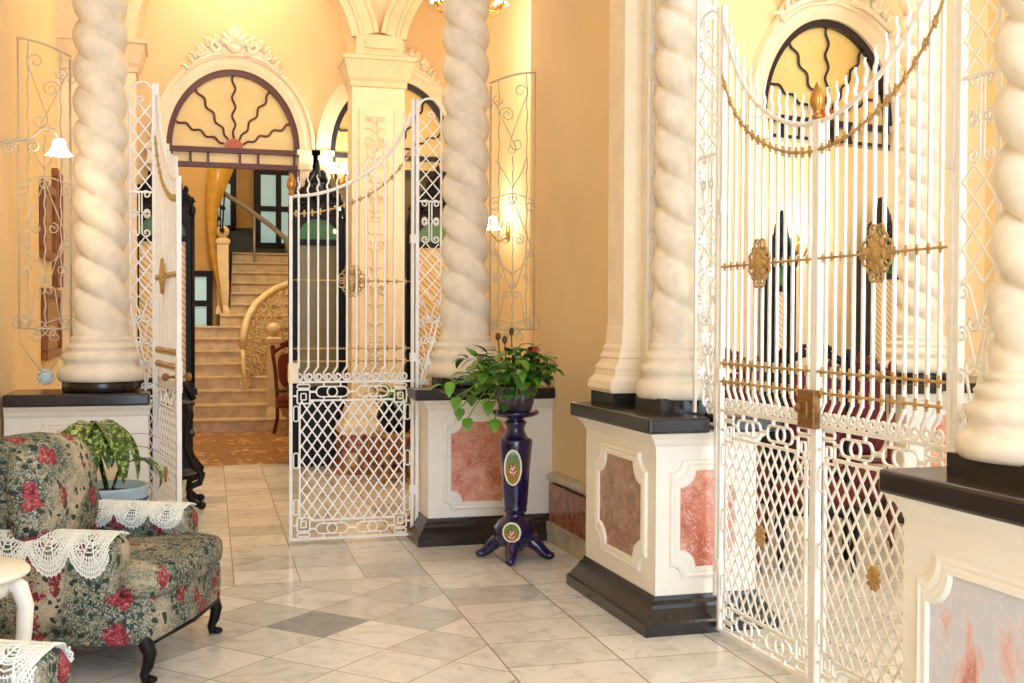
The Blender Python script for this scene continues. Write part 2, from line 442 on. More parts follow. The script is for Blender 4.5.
def arch_band(mb, cx, z0, prof, t0, t1, y, n=40, sgn=-1):
    """moulded band round an arch; prof = [(ra, rb, depth)] loft"""
    rings = []
    for i in range(n + 1):
        t = t0 + (t1 - t0) * i / n
        rings.append([(cx + a * cos(t), y + sgn * d, z0 + b * sin(t)) for a, b, d in prof])
    mb.stack(rings)
def fanlight(name, cx, y, mat, rot=0, parent=None):
    """half-round window with a sun of wavy glazing bars over a band of small panes"""
    root = sroot(name); root.location = (cx, y, ASP); root.rotation_euler.z = rot
    m = MB(); pts = arch_pts(0, 0, AW - .02, AH - .02)
    m.prism(pts[::-1], 0, .012, lambda a, b, c: (a, c, b)); m.build('pane', 'pane', root)
    m = MB(); arch_band(m, 0, 0, [(AW, AH, 0), (AW, AH, .05), (AW - .055, AH - .055, .05), (AW - .055, AH - .055, 0)], PI, 0, 0)
    m.box(-AW, -.05, -.05, AW, .02, .0); m.box(-AW, -.05, -.2, AW, .02, -.15)
    for q in (-.42, -.25, .06, .24, -.6, .6): m.box(q - .012, -.03, -.15, q + .012, .01, -.05)
    m.build('window_frame', mat, root)
    m = MB(); m.box(-AW + .01, .0, -.15, AW - .01, .012, -.05); m.build('transom_pane', 'pane', root)
    for k, ang in enumerate((155, 122, 90, 58, 25)):
        m = MB(); a = math.radians(ang); L = .95 / math.sqrt((cos(a) / (AW - .05)) ** 2 + (sin(a) / (AH - .05)) ** 2)
        pts = []
        for i in range(49):
            t = i / 48; r = .1 + (L - .06) * t; w = .016 * sin(t * 2 * PI * 3.5) * min(1, t * 6)
            pts.append((r * cos(a) - w * sin(a), -.02, r * sin(a) + w * cos(a)))
        m.tube(pts, .0105, 6); m.build('sun_ray', mat, root)
    m = MB(); m.prism([(.092 * cos(PI * i / 12), .092 * sin(PI * i / 12)) for i in range(13)][::-1], -.04, 0, lambda a, b, c: (a, c, b))
    m.build('sun_disc', paint('orange_sun_' + name, rgb(176, 84, 40), .4), root)
    return root
fanlight('window_1', D1, 11.95, 'brown')
fanlight('window_2', D2, 11.95, 'navy')
def arch_surround(name, cx, y, rot=0):
    root = sroot(name); root.location = (cx, y, ASP); root.rotation_euler.z = rot
    m = MB(); arch_band(m, 0, 0, [(AW, AH, 0), (AW, AH, .03), (AW + .05, AH + .05, .05), (AW + .1, AH + .1, .05), (AW + .12, AH + .12, .085), (AW + .15, AH + .16, .085), (AW + .16, AH + .17, .0)], PI, 0, 0)
    m.build('archivolt', 'cream', root)
    for s in (-1, 1):
        m = MB(); x0, x1 = s * AW, s * (AW + .16)
        m.box(x0, -.05, -ASP, x1, 0, -.2); m.box(x0 - s * .02, -.09, -.2, x1 + s * .03, 0, -.14); m.box(x0 - s * .01, -.07, -.14, x1 + s * .02, 0, -.05); m.box(x0 - s * .03, -.1, -.05, x1 + s * .04, 0, 0)
        m.build('jamb', 'cream', root)
    return root
arch_surround('trim_1', D1, 11.9)
arch_surround('trim_2', D2, 11.9)

def crest(label, loc, rot=0, group=None, s=1.0):
    """rococo stucco cresting: a shell between scrolls and leaves"""
    e = empty('stucco_crest', label, 'ornament', loc, rot)
    m = MB()
    for k in range(7):
        a = PI * (k + .5) / 7
        m.tube([(.03 * cos(a), -.05, .06 + .03 * sin(a)), (.09 * cos(a), -.085, .08 + .1 * sin(a)), (.14 * cos(a), -.06, .09 + .155 * sin(a))], .028, 7, taper=1.1)
    m.ball((0, -.06, .05), .07, .05, .05); m.ball((0, -.05, .265), .035, .03, .03)
    m.prism([(-.5, -.24), (-.42, -.08), (-.3, .04), (-.18, .1), (-.1, .2), (0, .25), (.1, .2), (.18, .1), (.3, .04), (.42, -.08), (.5, -.24), (.3, -.08), (0, -.02), (-.3, -.08)], -.03, 0, lambda a, b, c: (a, c, b))
    m.build('shell', 'stucco', e)
    for sg in (-1, 1):
        m = MB()
        m.tube([(sg * x, yy - .05, z) for x, yy, z in spiral(.17, .06, .07, .015, PI * .9, 1.3, sgn=-1)], .024, 7)
        m.tube([(sg * x, yy - .04, z) for x, yy, z in spiral(.32, .0, .055, .012, PI * .8, 1.2, sgn=-1)], .02, 7)
        m.tube([(sg * .1, -.04, .0), (sg * .2, -.05, -.02), (sg * .32, -.05, -.07), (sg * .45, -.04, -.15)], .025, 7, taper=.5)
        for k in range(9):
            t = k / 8; x = .14 + .3 * t; z = .13 - .26 * t * t - .02 * t
            a = PI / 2 - .5 - t * .7 + (.35 if k % 2 else -.3)
            m.tube([(sg * x, -.04, z - .03), (sg * (x + .03 * cos(a)), -.065, z + .035 * sin(a)), (sg * (x + .075 * cos(a)), -.045, z + .07 * sin(a))], .02, 6, taper=.5)
        m.build('scroll_leaf', 'stucco', e)
    e.scale = (s, s, s)
    return e
crest('white shell crest over the brown framed fanlight above the staircase door', (D1, 11.86, ASP + AH + .14))
crest('white shell crest on the arch behind the hall pier and right twisted column', (D2, 11.86, ASP + AH + .14))

# ---- the hall arcade: two arches on a square pier
ACZ, AR = 3.99, .99
CXL, CXR = .645, 3.11
YA, YB = 11.02, 11.42
m = MB()
fn = lambda a, b, c: (a, c, b)
def half(cx, r, z0, top, xa, xb):
    pts = [(cx + r * cos(PI - PI * i / 40), z0 + r * sin(PI - PI * i / 40)) for i in range(41)]
    for (ax, az), (bx, bz) in zip(pts[:-1], pts[1:]):
        if bx <= xa or ax >= xb: continue
        m.prism([(ax, az), (bx, bz), (bx, top), (ax, top)][::-1], YA, YB, fn)
half(CXL, AR, ACZ, 5.6, -1, 2.97); half(CXR, AR, ACZ, 5.6, -1, 2.97)
m.prism([(-1.0, ACZ), (CXL - AR, ACZ), (CXL - AR, 5.6), (-1.0, 5.6)][::-1], YA, YB, fn)
m.prism([(CXL + AR, ACZ), (CXR - AR, ACZ), (CXR - AR, 5.6), (CXL + AR, 5.6)][::-1], YA, YB, fn)
struct(m.build('wall_arcade', 'stone'))
def archivolt(nm, cx, t0, t1):
    m = MB()
    P = [(AR - .004, 0), (AR - .004, .05), (AR + .06, .06), (AR + .075, .085), (AR + .1, .085), (AR + .115, .06), (AR + .2, .07), (AR + .215, .1), (AR + .25, .1), (AR + .26, 0)]
    arch_band(m, cx, ACZ, [(r, r, d) for r, d in P], t0, t1, YA, 48)
    struct(m.build(nm, 'stone'))
archivolt('trim_3', CXL, PI, .18); archivolt('trim_4', CXR, PI - .18, PI * .53)
m = MB(); m.box(CXL + AR + .02, YA - .07, ACZ + .01, CXR - AR - .02, YA, ACZ + .2); m.box(1.74, YA - .1, ACZ + .07, 2.02, YA, ACZ + .15); struct(m.build('trim_5', 'stone'))
def capital(mb, x0, x1, y0, y1, z0, z1, s=(1, 1, 1)):
    L = [(0, 0), (.02, .03), (.02, .18), (.04, .3), (.08, .8), (.08, .86), (.1, .88), (.1, 1.0)]
    rings = []
    for o, t in L:
        z = z0 + (z1 - z0) * t
        rings.append([(x0 - o * s[0], y0 - o, z), (x1 + o * s[1], y0 - o, z), (x1 + o * s[1], y1 + o * s[2], z), (x0 - o * s[0], y1 + o * s[2], z)])
    mb.stack(rings)
pier = empty('stone_pier', 'square cream pier with relief ornament carrying the hall arches', 'pier', (1.85, 11.2, 0))
px0, px1 = 1.625, 2.135
m = MB(); m.box(px0 - 1.85, -.18, .42, px1 - 1.85, .1, 3.7); m.box(px0 - 1.85 + .07, -.2, .75, px0 - 1.85 + .1, -.17, 3.5); m.box(px1 - 1.85 - .1, -.2, .75, px1 - 1.85 - .07, -.17, 3.5)
m.box(px0 - 1.85 + .15, -.192, .75, px0 - 1.85 + .165, -.17, 3.2); m.box(px1 - 1.85 - .165, -.192, .75, px1 - 1.85 - .15, -.17, 3.2)
m.build('shaft', 'cream', pier)
m = MB(); capital(m, px0 - 1.85, px1 - 1.85, -.18, .12, 3.7, ACZ); m.build('capital', 'stone', pier)
m = MB()
def ring4(o, z): return [(px0 - 1.85 - o, -.18 - o, z), (px1 - 1.85 + o, -.18 - o, z), (px1 - 1.85 + o, .2 + o, z), (px0 - 1.85 - o, .1 + o, z)]
m.stack([ring4(.1, .38), ring4(.1, .46), ring4(.06, .5), ring4(.05, .56), ring4(.02, .64), ring4(.0, .72)]); m.build('flared_base', 'cream', pier)
m = MB(); m.stack([ring4(.14, 0), ring4(.14, .05), ring4(.1, .08), ring4(.1, .38)]); m.build('plinth', 'dado', pier)
m = MB()
def relief(m, z0, z1, w, y):
    L = z1 - z0
    for s in (-1, 1):
        m.tube([(s * x, yy, z) for x, yy, z in sscroll(.0, z0, .02, z0 + L * .5, w * .35, 1, y)], .007, 6)
        m.tube([(s * x, yy, z) for x, yy, z in cscroll(.02, z0 + L * .52, .02, z1, w * .3, -1, y)], .007, 6)
        for k in range(5):
            zz = z0 + L * (k + .6) / 5
            m.tube([(0, y, zz), (s * w * .4, y - .01, zz + .04), (s * w * .75, y, zz + .03)], .008, 6, taper=.5)
    m.ball((0, y, z0 + L * .5), .025, .012, .04)
relief(m, 2.95, 3.4, .13, -.185); relief(m, 2.45, 2.8, .1, -.185); relief(m, 1.3, 2.2, .13, -.185); relief(m, .85, 1.2, .12, -.185)
m.box(-.09, -.192, 2.3, .09, -.17, 2.32); m.box(-.09, -.192, 2.85, .09, -.17, 2.87); m.box(-.1, -.192, 3.42, .1, -.17, 3.45)
m.build('relief_ornament', 'cream', pier)
lp = empty('wall_pilaster', 'cream pilaster behind the left lattice panel carrying the hall arch', 'pilaster', (-.66, 11.2, 0))
m = MB(); m.box(-.34, -.18, .2, .32, .2, 3.7); m.build('shaft', 'cream', lp)
m = MB(); capital(m, -.34, .32, -.18, .2, 3.7, ACZ, (0, 1, 1)); m.build('capital', 'stone', lp)
m = MB(); m.box(-.34, -.26, 0, .4, .2, .2); m.build('plinth', 'dado', lp)

# ---- dado along the right wall
m = MB(); m.box(2.42, 6.17, .12, 2.46, 7.36, .39); d = struct(m.build('baseboard_right', 'dado'))
m = MB(); m.prism([(0, .39), (-.05, .41), (-.065, .43), (-.065, .445), (-.03, .46), (0, .47)], 6.16, 7.36, lambda a, b, c: (2.46 + a, c, b)); m.build('cap_moulding', 'grey_marble', d)
m = MB(); m.box(2.40, 6.17, 0, 2.46, 7.36, .13); m.build('plinth_course', 'grey_marble', d)

# ---- side room back wall, turned a little
SW = Vector((5.15, 8.62)); SA = math.radians(11)
def sw(x, y=0): return (SW.x + x * cos(SA) - y * sin(SA), SW.y + x * sin(SA) + y * cos(SA))
SX = .18
root = sroot('wall_side_back'); root.location = (SW.x, SW.y, 0); root.rotation_euler.z = SA
m = MB(); arched_wall(m, -1.97, 2.3, 5.6, [(SX, AW * 1.12, ASP, AW * 1.12, AH * 1.08, 3.0)], 0, .2); m.build('wall_face', 'hall', root)
fanlight('window_3', *sw(SX, .05), 'navy', SA).scale = (1.12, 1, 1.08)
arch_surround('trim_6', *sw(SX), SA).scale = (1.12, 1, 1.08)
crest('white shell crest over the black fanlight in the side room', (*sw(SX, -.04), ASP + AH * 1.08 + .15), SA, s=1.35)

# ------------------------------------------------------------------ marble-panelled pedestals
def notch_outline(a0, a1, b0, b1, r, i=0, concave=True):
    a0 += i; a1 -= i; b0 += i; b1 -= i
    pts = []
    for (cx, cz, t0) in ((a0, b0, PI / 2), (a1, b0, PI), (a1, b1, PI * 1.5), (a0, b1, 0)):
        for k in range(7):
            t = t0 - (PI / 2) * k / 6
            if concave: rr = r + i * .4; pts.append((cx + rr * cos(t), cz + rr * sin(t)))
            else:
                q = k / 6; p0 = (cx + r * cos(t0), cz + r * sin(t0)); p1 = (cx + r * cos(t0 - PI / 2), cz + r * sin(t0 - PI / 2))
                pts.append((p0[0] + (p1[0] - p0[0]) * q, p0[1] + (p1[1] - p0[1]) * q))
    return pts
def panel(parent, fn, a0, a1, b0, b1, r, stone, concave=True):
    m = MB(); rings = []
    for i, d in ((0, 0), (.004, .014), (.016, .018), (.028, .012), (.034, .016), (.05, .016), (.056, .002)):
        rings.append([fn(a, b, d) for a, b in notch_outline(a0, a1, b0, b1, r, i, concave)])
    m.stack(rings, False); m.build('panel_frame', 'white', parent)
    m = MB(); m.add([fn(a, b, .003) for a, b in notch_outline(a0, a1, b0, b1, r, .054, concave)], [tuple(range(28))], False)
    m.add([fn(a, b, -.004) for a, b in notch_outline(a0, a1, b0, b1, r, .054, concave)], [tuple(range(28))[::-1]], False)
    m.build('marble_panel', stone, parent)
def pedestal(label, x0, x1, y0, y1, slab, base_sides, panels, dull=False):
    """body box x0..x1,y0..y1; base_sides = overhang flags (left,right,front,back)"""
    e = empty('pedestal', label, 'pedestal', ((x0 + x1) / 2, (y0 + y1) / 2, 0))
    ox, oy = -(x0 + x1) / 2, -(y0 + y1) / 2
    X0, X1, Y0, Y1 = x0 + ox, x1 + ox, y0 + oy, y1 + oy
    l, r, f, b = base_sides
    def rg(o, z): return [(X0 - o * l, Y0 - o * f, z), (X1 + o * r, Y0 - o * f, z), (X1 + o * r, Y1 + o * b, z), (X0 - o * l, Y1 + o * b, z)]
    m = MB(); m.stack([rg(0, .16), rg(0, .885), rg(.012, .9), rg(.02, .92), rg(.04, .94), rg(.05, .955)]); m.build('body', 'white', e)
    m = MB(); m.stack([rg(.085, 0), rg(.085, .055), rg(.072, .065), rg(.06, .085), rg(.036, .118), rg(.03, .135), (rg(.012, .152)), rg(.008, .172)])
    m.build('black_base', 'black_stone', e)
    m = MB(); S = [(a + ox, b_ + oy) for a, b_ in slab]
    m.prism(S, .955, 1.03); o = m.build('top_slab', 'black_stone', e, bevel=.012)
    cx = sum(a for a, _ in S) / len(S); cy = sum(b_ for _, b_ in S) / len(S)
    m = MB(); m.prism([(cx + (a - cx) * 1.006 + (.004 if a > cx else -.004), cy + (b_ - cy) * 1.006) for a, b_ in S], .985, .992); 
    for side, a0, a1, b0, b1, rr, stone, cc in panels:
        if side == 'f': fn = lambda a, b, c: (a + ox, Y0 - c, b)
        elif side == 'l': fn = lambda a, b, c: (X0 - c, a + oy, b)
        panel(e, fn, a0, a1, b0, b1, rr, stone, cc)
    return e
GC = .72                       # centre of the rear gate
def mx(x): return 2 * GC - x
slabR = [(1.50, 7.35), (2.46, 7.35), (2.46, 7.90), (1.66, 7.90), (1.66, 7.62), (1.50, 7.62)]
pedestal('white pedestal with pink marble panel behind the cobalt plant stand', 1.60, 2.46, 7.42, 7.88, slabR, (1, 0, 1, 0), [('f', 1.70, 2.24, .22, .86, .055, 'pink', True)])
slabL = [(mx(a), b) for a, b in slabR][::-1]; slabL = [(min(max(a, -.98), -.15), b) for a, b in slabL]
pedestal('white pedestal under the left twisted column behind the potted plant', -.98, mx(1.60), 7.42, 7.88, slabL, (0, .35, 1, 0), [('f', -.84, -.28, .22, .86, .075, 'cream', True)])
slabM = [(2.125, 4.97), (2.44, 4.97), (2.44, 5.22), (2.53, 5.22), (2.53, 4.97), (2.82, 4.97), (2.82, 6.10), (2.125, 6.10)]
pedestal('white pedestal with brown marble side panel at the far end of the double gate', 2.20, 2.73, 5.06, 6.03, slabM, (1, 1, 1, 1),
         [('l', 5.16, 5.86, .25, .84, .085, 'greybrown', True), ('f', 2.27, 2.66, .25, .82, .06, 'pink', True)])
HY0, HY1 = 4.955, 3.25        # hinge lines of the double gate
mid = (HY0 + HY1) / 2
slabN = [(a, min(2 * mid - b, 3.15)) for a, b in slabM][::-1]
pedestal('white pedestal with grey and pink marble panel in the right foreground', 2.20, 2.73, 2 * mid - 6.03, 2 * mid - 5.06 + .04 - .07, slabN, (1, 1, 1, 1),
         [('l', 2 * mid - 5.92, 2 * mid - 5.17, .12, .80, .085, 'greypink', True)])
pedestal('white pedestal seen through the double gate under the far twisted column', 5.2, 6.3, 7.35, 8.1, [(4.95, 7.2), (6.4, 7.2), (6.4, 8.15), (4.95, 8.15)], (1, 1, 1, 0), [('f', 5.35, 6.1, .22, .84, .08, 'pink', True)])

# ------------------------------------------------------------------ twisted columns
def shaft_mesh(H=4.4, p=.205, z0=.33):
    m = MB(); n = 44; rows = int((H - z0) / .01); rings = []
    for k in range(rows + 1):
        z = z0 + (H - z0) * k / rows
        bl = min(1, max(0, (z - z0 - .02) / .14))
        ring = []
        for i in range(n):
            th = 2 * PI * i / n
            ph = 2 * th + 2 * PI * z / p
            g = abs(sin(ph / 2)) ** .62
            r = .113 + .05 * g
            r = r * bl + .166 * (1 - bl) + .02 * max(0, 1 - (z - z0) / .5) * bl
            ring.append((r * cos(th), r * sin(th), z))
        rings.append(ring)
    m.stack(rings, True, True)
    return m
col = empty('twisted_column', 'cream twisted column on the pedestal behind the cobalt plant stand', 'column', (1.90, 7.64, 1.03))
shaft_mesh().build('spiral_shaft', 'column', col)
m = MB(); m.lathe([(.245, .065), (.256, .08), (.26, .105), (.255, .13), (.238, .15), (.225, .155), (.218, .175), (.222, .185), (.232, .2), (.234, .215), (.226, .235), (.206, .243), (.198, .258), (.206, .268), (.21, .28), (.2, .292), (.184, .3), (.178, .312), (.184, .322), (.18, .336), (.167, .345)], n=36)
m.build('moulded_base', 'column', col)
m = MB(); m.lathe([(.225, 0), (.232, .01), (.232, .06), (.225, .07)], n=8); m.build('black_plinth', 'black_stone', col)
dup(col, 'cream twisted column at the left between scroll grille and open gate leaf', (-.445, 7.64, 1.03), .9)
def sq_plinth(c):
    for o in child(c, 'black_plinth'):
        m = MB(); m.box(-.185 / .9, -.165 / .86, 0, .185 / .9, .165 / .86, .07); q = m.build('tmp', 'black_stone'); o.data = q.data; bpy.data.objects.remove(q)
c2 = dup(col, 'white twisted column engaged beside the square pilaster on the middle pedestal', (2.475, 5.40, 1.03), .4, (.86, .86, 1)); c2.rotation_euler.z = 0; sq_plinth(c2)
c3 = dup(col, 'large white twisted column at the right edge of the photo', (2.47, 2 * mid - 5.40, 1.03), 0, (1, 1, .93)); sq_plinth(c3)
dup(col, 'peach twisted column seen through the right leaf of the double gate', (5.52, 7.66, 1.03), 2.0, (1.12, 1.12, 1.0))

# ---- square pilaster on the middle pedestal
pl = empty('square_pilaster', 'cream stepped square pilaster beside the wall on the middle pedestal', 'pilaster', (2.45, 5.86, 1.03))
m = MB()
for x0, x1, y0, y1 in ((-.15, .1, -.12, .11), (-.115, .1, .11, .145), (-.085, .1, .145, .18), (-.05, .1, -.15, -.12)): m.box(x0, y0, .2, x1, y1, 4.57)
m.build('shaft', 'cream', pl)
m = MB()
def rp(o, z): return [(-.15 - o, -.12 - o * .4, z), (.1, -.12 - o * .4, z), (.1, .11 + o, z), (-.15 - o, .11 + o, z)]
m.stack([rp(.075, .07), rp(.085, .09), rp(.08, .13), rp(.055, .16), rp(.05, .185), rp(.055, .2), rp(.035, .23), rp(.025, .25), rp(.035, .26), rp(.02, .285), rp(.02, .31), rp(.008, .33), rp(.004, .42), rp(-.002, .43)])
m.build('moulded_base', 'cream', pl)
m = MB(); m.box(-.22, -.15, 0, .1, .18, .072); m.build('black_plinth', 'black_stone', pl)

# ------------------------------------------------------------------ wrought iron gates
GW = .838
def gate_top(x):
    t = max(0, min(1, (GW - x) / GW)); return 2.29 + .45 * t * t + .2 * t ** 8
def gate_low(x):
    t = max(0, min(1, (GW - x) / GW)); return 2.176 + .35 * t * t + .16 * t ** 8
def clip_line(px, pz, dx, dz, x0, x1, z0, z1):
    t0, t1 = -99, 99
    for p, d, lo, hi in ((px, dx, x0, x1), (pz, dz, z0, z1)):
        a, b = (lo - p) / d, (hi - p) / d
        if a > b: a, b = b, a
        t0, t1 = max(t0, a), min(t1, b)
    return None if t1 - t0 < .01 else ((px + dx * t0, pz + dz * t0), (px + dx * t1, pz + dz * t1))
def lattice(m, x0, x1, z0, z1, px, pz, r, notch=0):
    q = MB
    for sg in (1, -1):
        k = -40
        while k < 60:
            b = x0 + k * px
            c = clip_line(b, z0, sg * px, pz, x0, x1, z0, z1)
            if c:
                (ax, az), (bx, bz) = c
                m.tube([(ax, sg * r * .45, az), (bx, sg * r * .45, bz)], r, 4, flat=.5)
            k += 1
def rrect(x0, x1, z0, z1, r, n=5):
    pts = []
    for cx, cz, a in ((x1 - r, z1 - r, 0), (x0 + r, z1 - r, PI / 2), (x0 + r, z0 + r, PI), (x1 - r, z0 + r, PI * 1.5)):
        for k in range(n + 1): t = a + PI / 2 * k / n; pts.append((cx + r * cos(t), 0, cz + r * sin(t)))
    return pts
def bead_bar(pts, r, beads, br):
    m = MB(); m.tube(pts, r, 5)
    P = [Vector(p) for p in pts]; n = len(P) - 1
    for k in range(beads):
        t = (k + .5) / beads * n; i = min(int(t), n - 1); p = P[i].lerp(P[i + 1], t - i); d = (P[i + 1] - P[i]).normalized()
        m.tube([p - d * .018, p - d * .009, p, p + d * .009, p + d * .018], br, 6, taper=lambda u: .25 + .75 * (1 - abs(2 * u - 1)))
        m.tube([p + Vector((0, 0, br * 1.7)), p - Vector((0, 0, br * 1.7))], br * .45, 4)
    return m
def gate_leaf(label, loc, rz, group=None):
    w = GW
    e = empty('gate_leaf', label, 'gate', loc, rz, group)
    m = MB(); m.box(.004, -.011, .02, .024, .011, 2.97); m.box(-.006, -.02, .3, .03, .02, .36); m.box(-.006, -.02, 2.0, .03, .02, 2.06); m.box(-.006, -.02, 1.2, .03, .02, 1.26); m.build('hinge_stile', 'iron', e)
    m = MB(); m.box(w - .022, -.014, .02, w - .001, .014, 2.30); m.build('closing_stile', 'iron', e)
    m = MB(); m.box(.0, -.012, .02, w, .012, .036); m.build('bottom_rail', 'iron', e)
    m = MB(); m.box(.0, -.012, 1.062, w, .012, 1.076); m.build('middle_rail', 'iron', e)
    pts = [(x, 0, gate_top(x)) for x in [.014 + (w - .03) * i / 30 for i in range(31)]]
    m = MB(); m.tube(pts, .011, 6); m.build('curved_top_rail', 'iron', e)
    pts = [(x, -.012, gate_low(x)) for x in [.02 + (w - .04) * i / 40 for i in range(41)]]
    bead_bar(pts, .006, 15, .013).build('gilded_garland', 'gold', e)
    nb = 12; sp = (w - .056) / (nb + .3)
    for k in range(nb):
        x = .028 + sp * (k + .75)
        top = gate_top(x) + .125
        m = MB(); r = .0085
        pts = [(x, 0, 1.165)] + [(x, 0, z) for z in (1.2, 1.74, 2.1)] + [(x + .007 * sin(u * 9), 0, top - .11 + .11 * u) for u in [i / 7 for i in range(8)]]
        m.tube(pts, r, 4, taper=lambda u: 1 - .45 * max(0, u - .55) / .45)
        sc = spiral(x - .002, 1.105, .031, .008, .5, 1.35, 20, sgn=-1)
        m.tube([(x, 0, 1.17), (x + .012, 0, 1.15), (x + .027, 0, 1.13)] + sc, .0075, 5)
        m.build('bar', 'iron', e)
    for z in (1.205, 1.29): bead_bar([(x, -.012, z) for x in (.028, w * .33, w * .66, w - .028)], .0055, 12, .0125).build('gilded_cross_bar', 'gold', e)
    bead_bar([(x, -.012, 1.742) for x in (.028, w * .33, w * .66, w - .028)], .005, 12, .011).build('gilded_cross_bar', 'gold', e)
    # rosette
    m = MB(); cx, cz, y = w * .5, 1.742, -.03
    m.ball((cx, y, cz), .04, .02, .05)
    for k in range(8):
        a = 2 * PI * k / 8; m.ball((cx + .043 * cos(a), y, cz + .052 * sin(a)), .02, .014, .022, 8, 5)
    for k in range(4):
        a = PI / 2 * k; cc = (cx + .062 * cos(a) * 1.05, cz + .08 * sin(a))
        for sg in (-1, 1):
            m.tube(spiral(cc[0] - sg * .024 * sin(a), cc[1] + sg * .026 * cos(a), .027, .008, a - sg * 1.2, 1.15, 18, y, sg), .006, 5)
        a2 = a + PI / 4
        m.tube(spiral(cx + .068 * cos(a2), cz + .078 * sin(a2), .02, .007, a2 + PI, 1.1, 14, y), .006, 5)
    m.build('rosette', 'gold', e)
    # fret bands: squares in the corners, ovals with rings between
    for (zr, sg, nm) in ((1.062, -1, 'upper'), (.036, 1, 'lower')):
        m = MB(); t = .0065
        z = lambda d: zr + sg * d
        xi0, xi1 = .028, w - .028
        m.box(xi0 + .105, -t, z(.115) - t, xi1 - .105, t, z(.115) + t)
        for s2 in (0, 1):
            X = lambda d: xi0 + d if s2 == 0 else xi1 - d
            a, b = sorted((X(.026), X(.108))); c, d = sorted((z(.045), z(.135)))
            m.tube(rrect(a, b, c, d, .008), t, 4, True); m.tube(rrect(a + .024, b - .024, c + .024, d - .024, .006), t * .9, 4, True)
            c, d = sorted((z(.008), z(.034))); m.tube(rrect(a, b, c, d, .012), t, 4, True)
            a, b = sorted((X(0), X(.026))); m.box(a, -t, z(.085) - t, b, t, z(.085) + t)
            m.box(*((X(.067) - t, -t, min(z(0), z(.01)), X(.067) + t, t, max(z(0), z(.01)))))
        xm = w / 2
        for cx in (xm - .135, xm + .135):
            m.tube(rrect(cx - .105, cx + .105, z(.058) - .034, z(.058) + .034, .033), t, 4, True)
            m.tube([(cx + .033 * cos(2 * PI * i / 20), .004, z(.058) + .033 * sin(2 * PI * i / 20)) for i in range(20)], t, 4, True)
            for dx in (-.055, .055):
                for d0, d1 in ((0, .024), (.092, .115)):
                    a, b = sorted((z(d0), z(d1))); m.box(cx + dx - t * .8, -t, a, cx + dx + t * .8, t, b)
        m.box(xm - .03, -t, z(.058) - t, xm + .03, t, z(.058) + t)
        for s2 in (-1, 1):
            a, b = sorted((xm + s2 * .24, xm + s2 * (w / 2 - .136))); m.box(a, -t, z(.058) - t, b, t, z(.058) + t)
        m.build(nm + '_fret_band', 'iron', e)
    m = MB(); x0, x1, z0, z1 = .07, w - .07, .155, .945
    m.box(x0 - .006, -.007, z0 + .02, x0 + .006, .007, z1 - .02); m.box(x1 - .006, -.007, z0 + .02, x1 + .006, .007, z1 - .02)
    for s2 in (0, 1):
        for zc in (.24, .55, .86):
            a, b = (.03, .062) if s2 == 0 else (w - .062, w - .03)
            m.tube(rrect(a, b, zc - .05, zc + .05, .014), .0055, 4, True)
    lattice(m, x0, x1, z0, z1, .0685, .098, .0075)
    m.build('lattice_panel', 'iron', e)
    m = MB(); m.ball((w / 2, -.014, .545), .03, .012, .036)
    for k in range(10):
        a = 2 * PI * k / 10; m.ball((w / 2 + .032 * cos(a), -.014, .545 + .038 * sin(a)), .011, .009, .011, 7, 5)
    m.build('medallion', 'gold', e)
    return e
def finial(e, z=2.3):
    m = MB(); m.lathe([(.012, 0), (.022, .01), (.022, .017), (.012, .026), (.014, .035), (.028, .06), (.031, .08), (.026, .105), (.014, .13), (.006, .15)], (GW - .014, 0, z), 14); m.build('bulb_finial', 'brass', e)
def lock_plate(e, w=.075, h=.13, z=1.13, mat='cream', d=.03):
    m = MB(); m.box(GW - w + .015, -d, z - h / 2, GW + .006, d, z + h / 2); m.build('lock_case', mat, e, bevel=.008)
g1 = gate_leaf('closed white gate leaf left of the pink marble pedestal', (1.556, 7.67, 0), PI)
for o in list(child(g1, 'rosette')): pass
lock_plate(g1); finial(g1, 2.29)
base_leaf = g1
dvec = Vector((.022 + .11, 6.845 - 7.67)); rz = math.atan2(dvec.y, dvec.x)
g2 = dup(g1, 'open white gate leaf seen edge-on beside the left twisted column', (-.11, 7.67, 0), rz)
for nm in ('bulb_finial', 'lock_case'):
    for o in child(g2, nm): bpy.data.objects.remove(o)
m = MB(); m.box(GW - .05, -.016, 1.06, GW + .012, .016, 1.24); m.build('lock_case', 'iron', g2)
m = MB(); 
for s in (-1, 1):
    m.tube([(GW - .075, s * .01, 1.15), (GW - .075, s * .05, 1.15)], .009, 8); m.ball((GW - .075, s * .065, 1.15), .024, .02, .024)
m.build('door_knob', 'bronze', g2)
SG = (HY0 - HY1) / 2 / GW
g3 = dup(g2, 'far leaf of the white double gate next to the middle pedestal', (2.48, HY0, 0), -PI / 2, (SG, 1, 1))
g4 = dup(g2, 'near leaf of the white double gate next to the foreground pedestal', (2.48, HY1, 0), PI / 2, (SG, 1, 1))
for g in (g3, g4):
    for nm in ('lock_case', 'door_knob'):
        for o in child(g, nm): bpy.data.objects.remove(o)
finial(g3, 2.30)
# the garlands, rosettes and bars of the far side leaf stand on its outer (room) face
for o in bpy.data.objects:
    if o.parent is g4 and o.name.split('.')[0] in ('rosette', 'gilded_garland', 'gilded_cross_bar', 'medallion'):
        o.location.y = .042 if o.name.startswith('rosette') else .026
m = MB(); m.box(GW - .07, -.045, 1.06, GW + .05, -.012, 1.215); m.box(GW - .04, -.058, 1.1, GW + .02, -.04, 1.17); m.ball((GW - .03, -.065, 1.14), .02, .015, .02); m.build('lock_case', 'bronze', g3, bevel=.012)

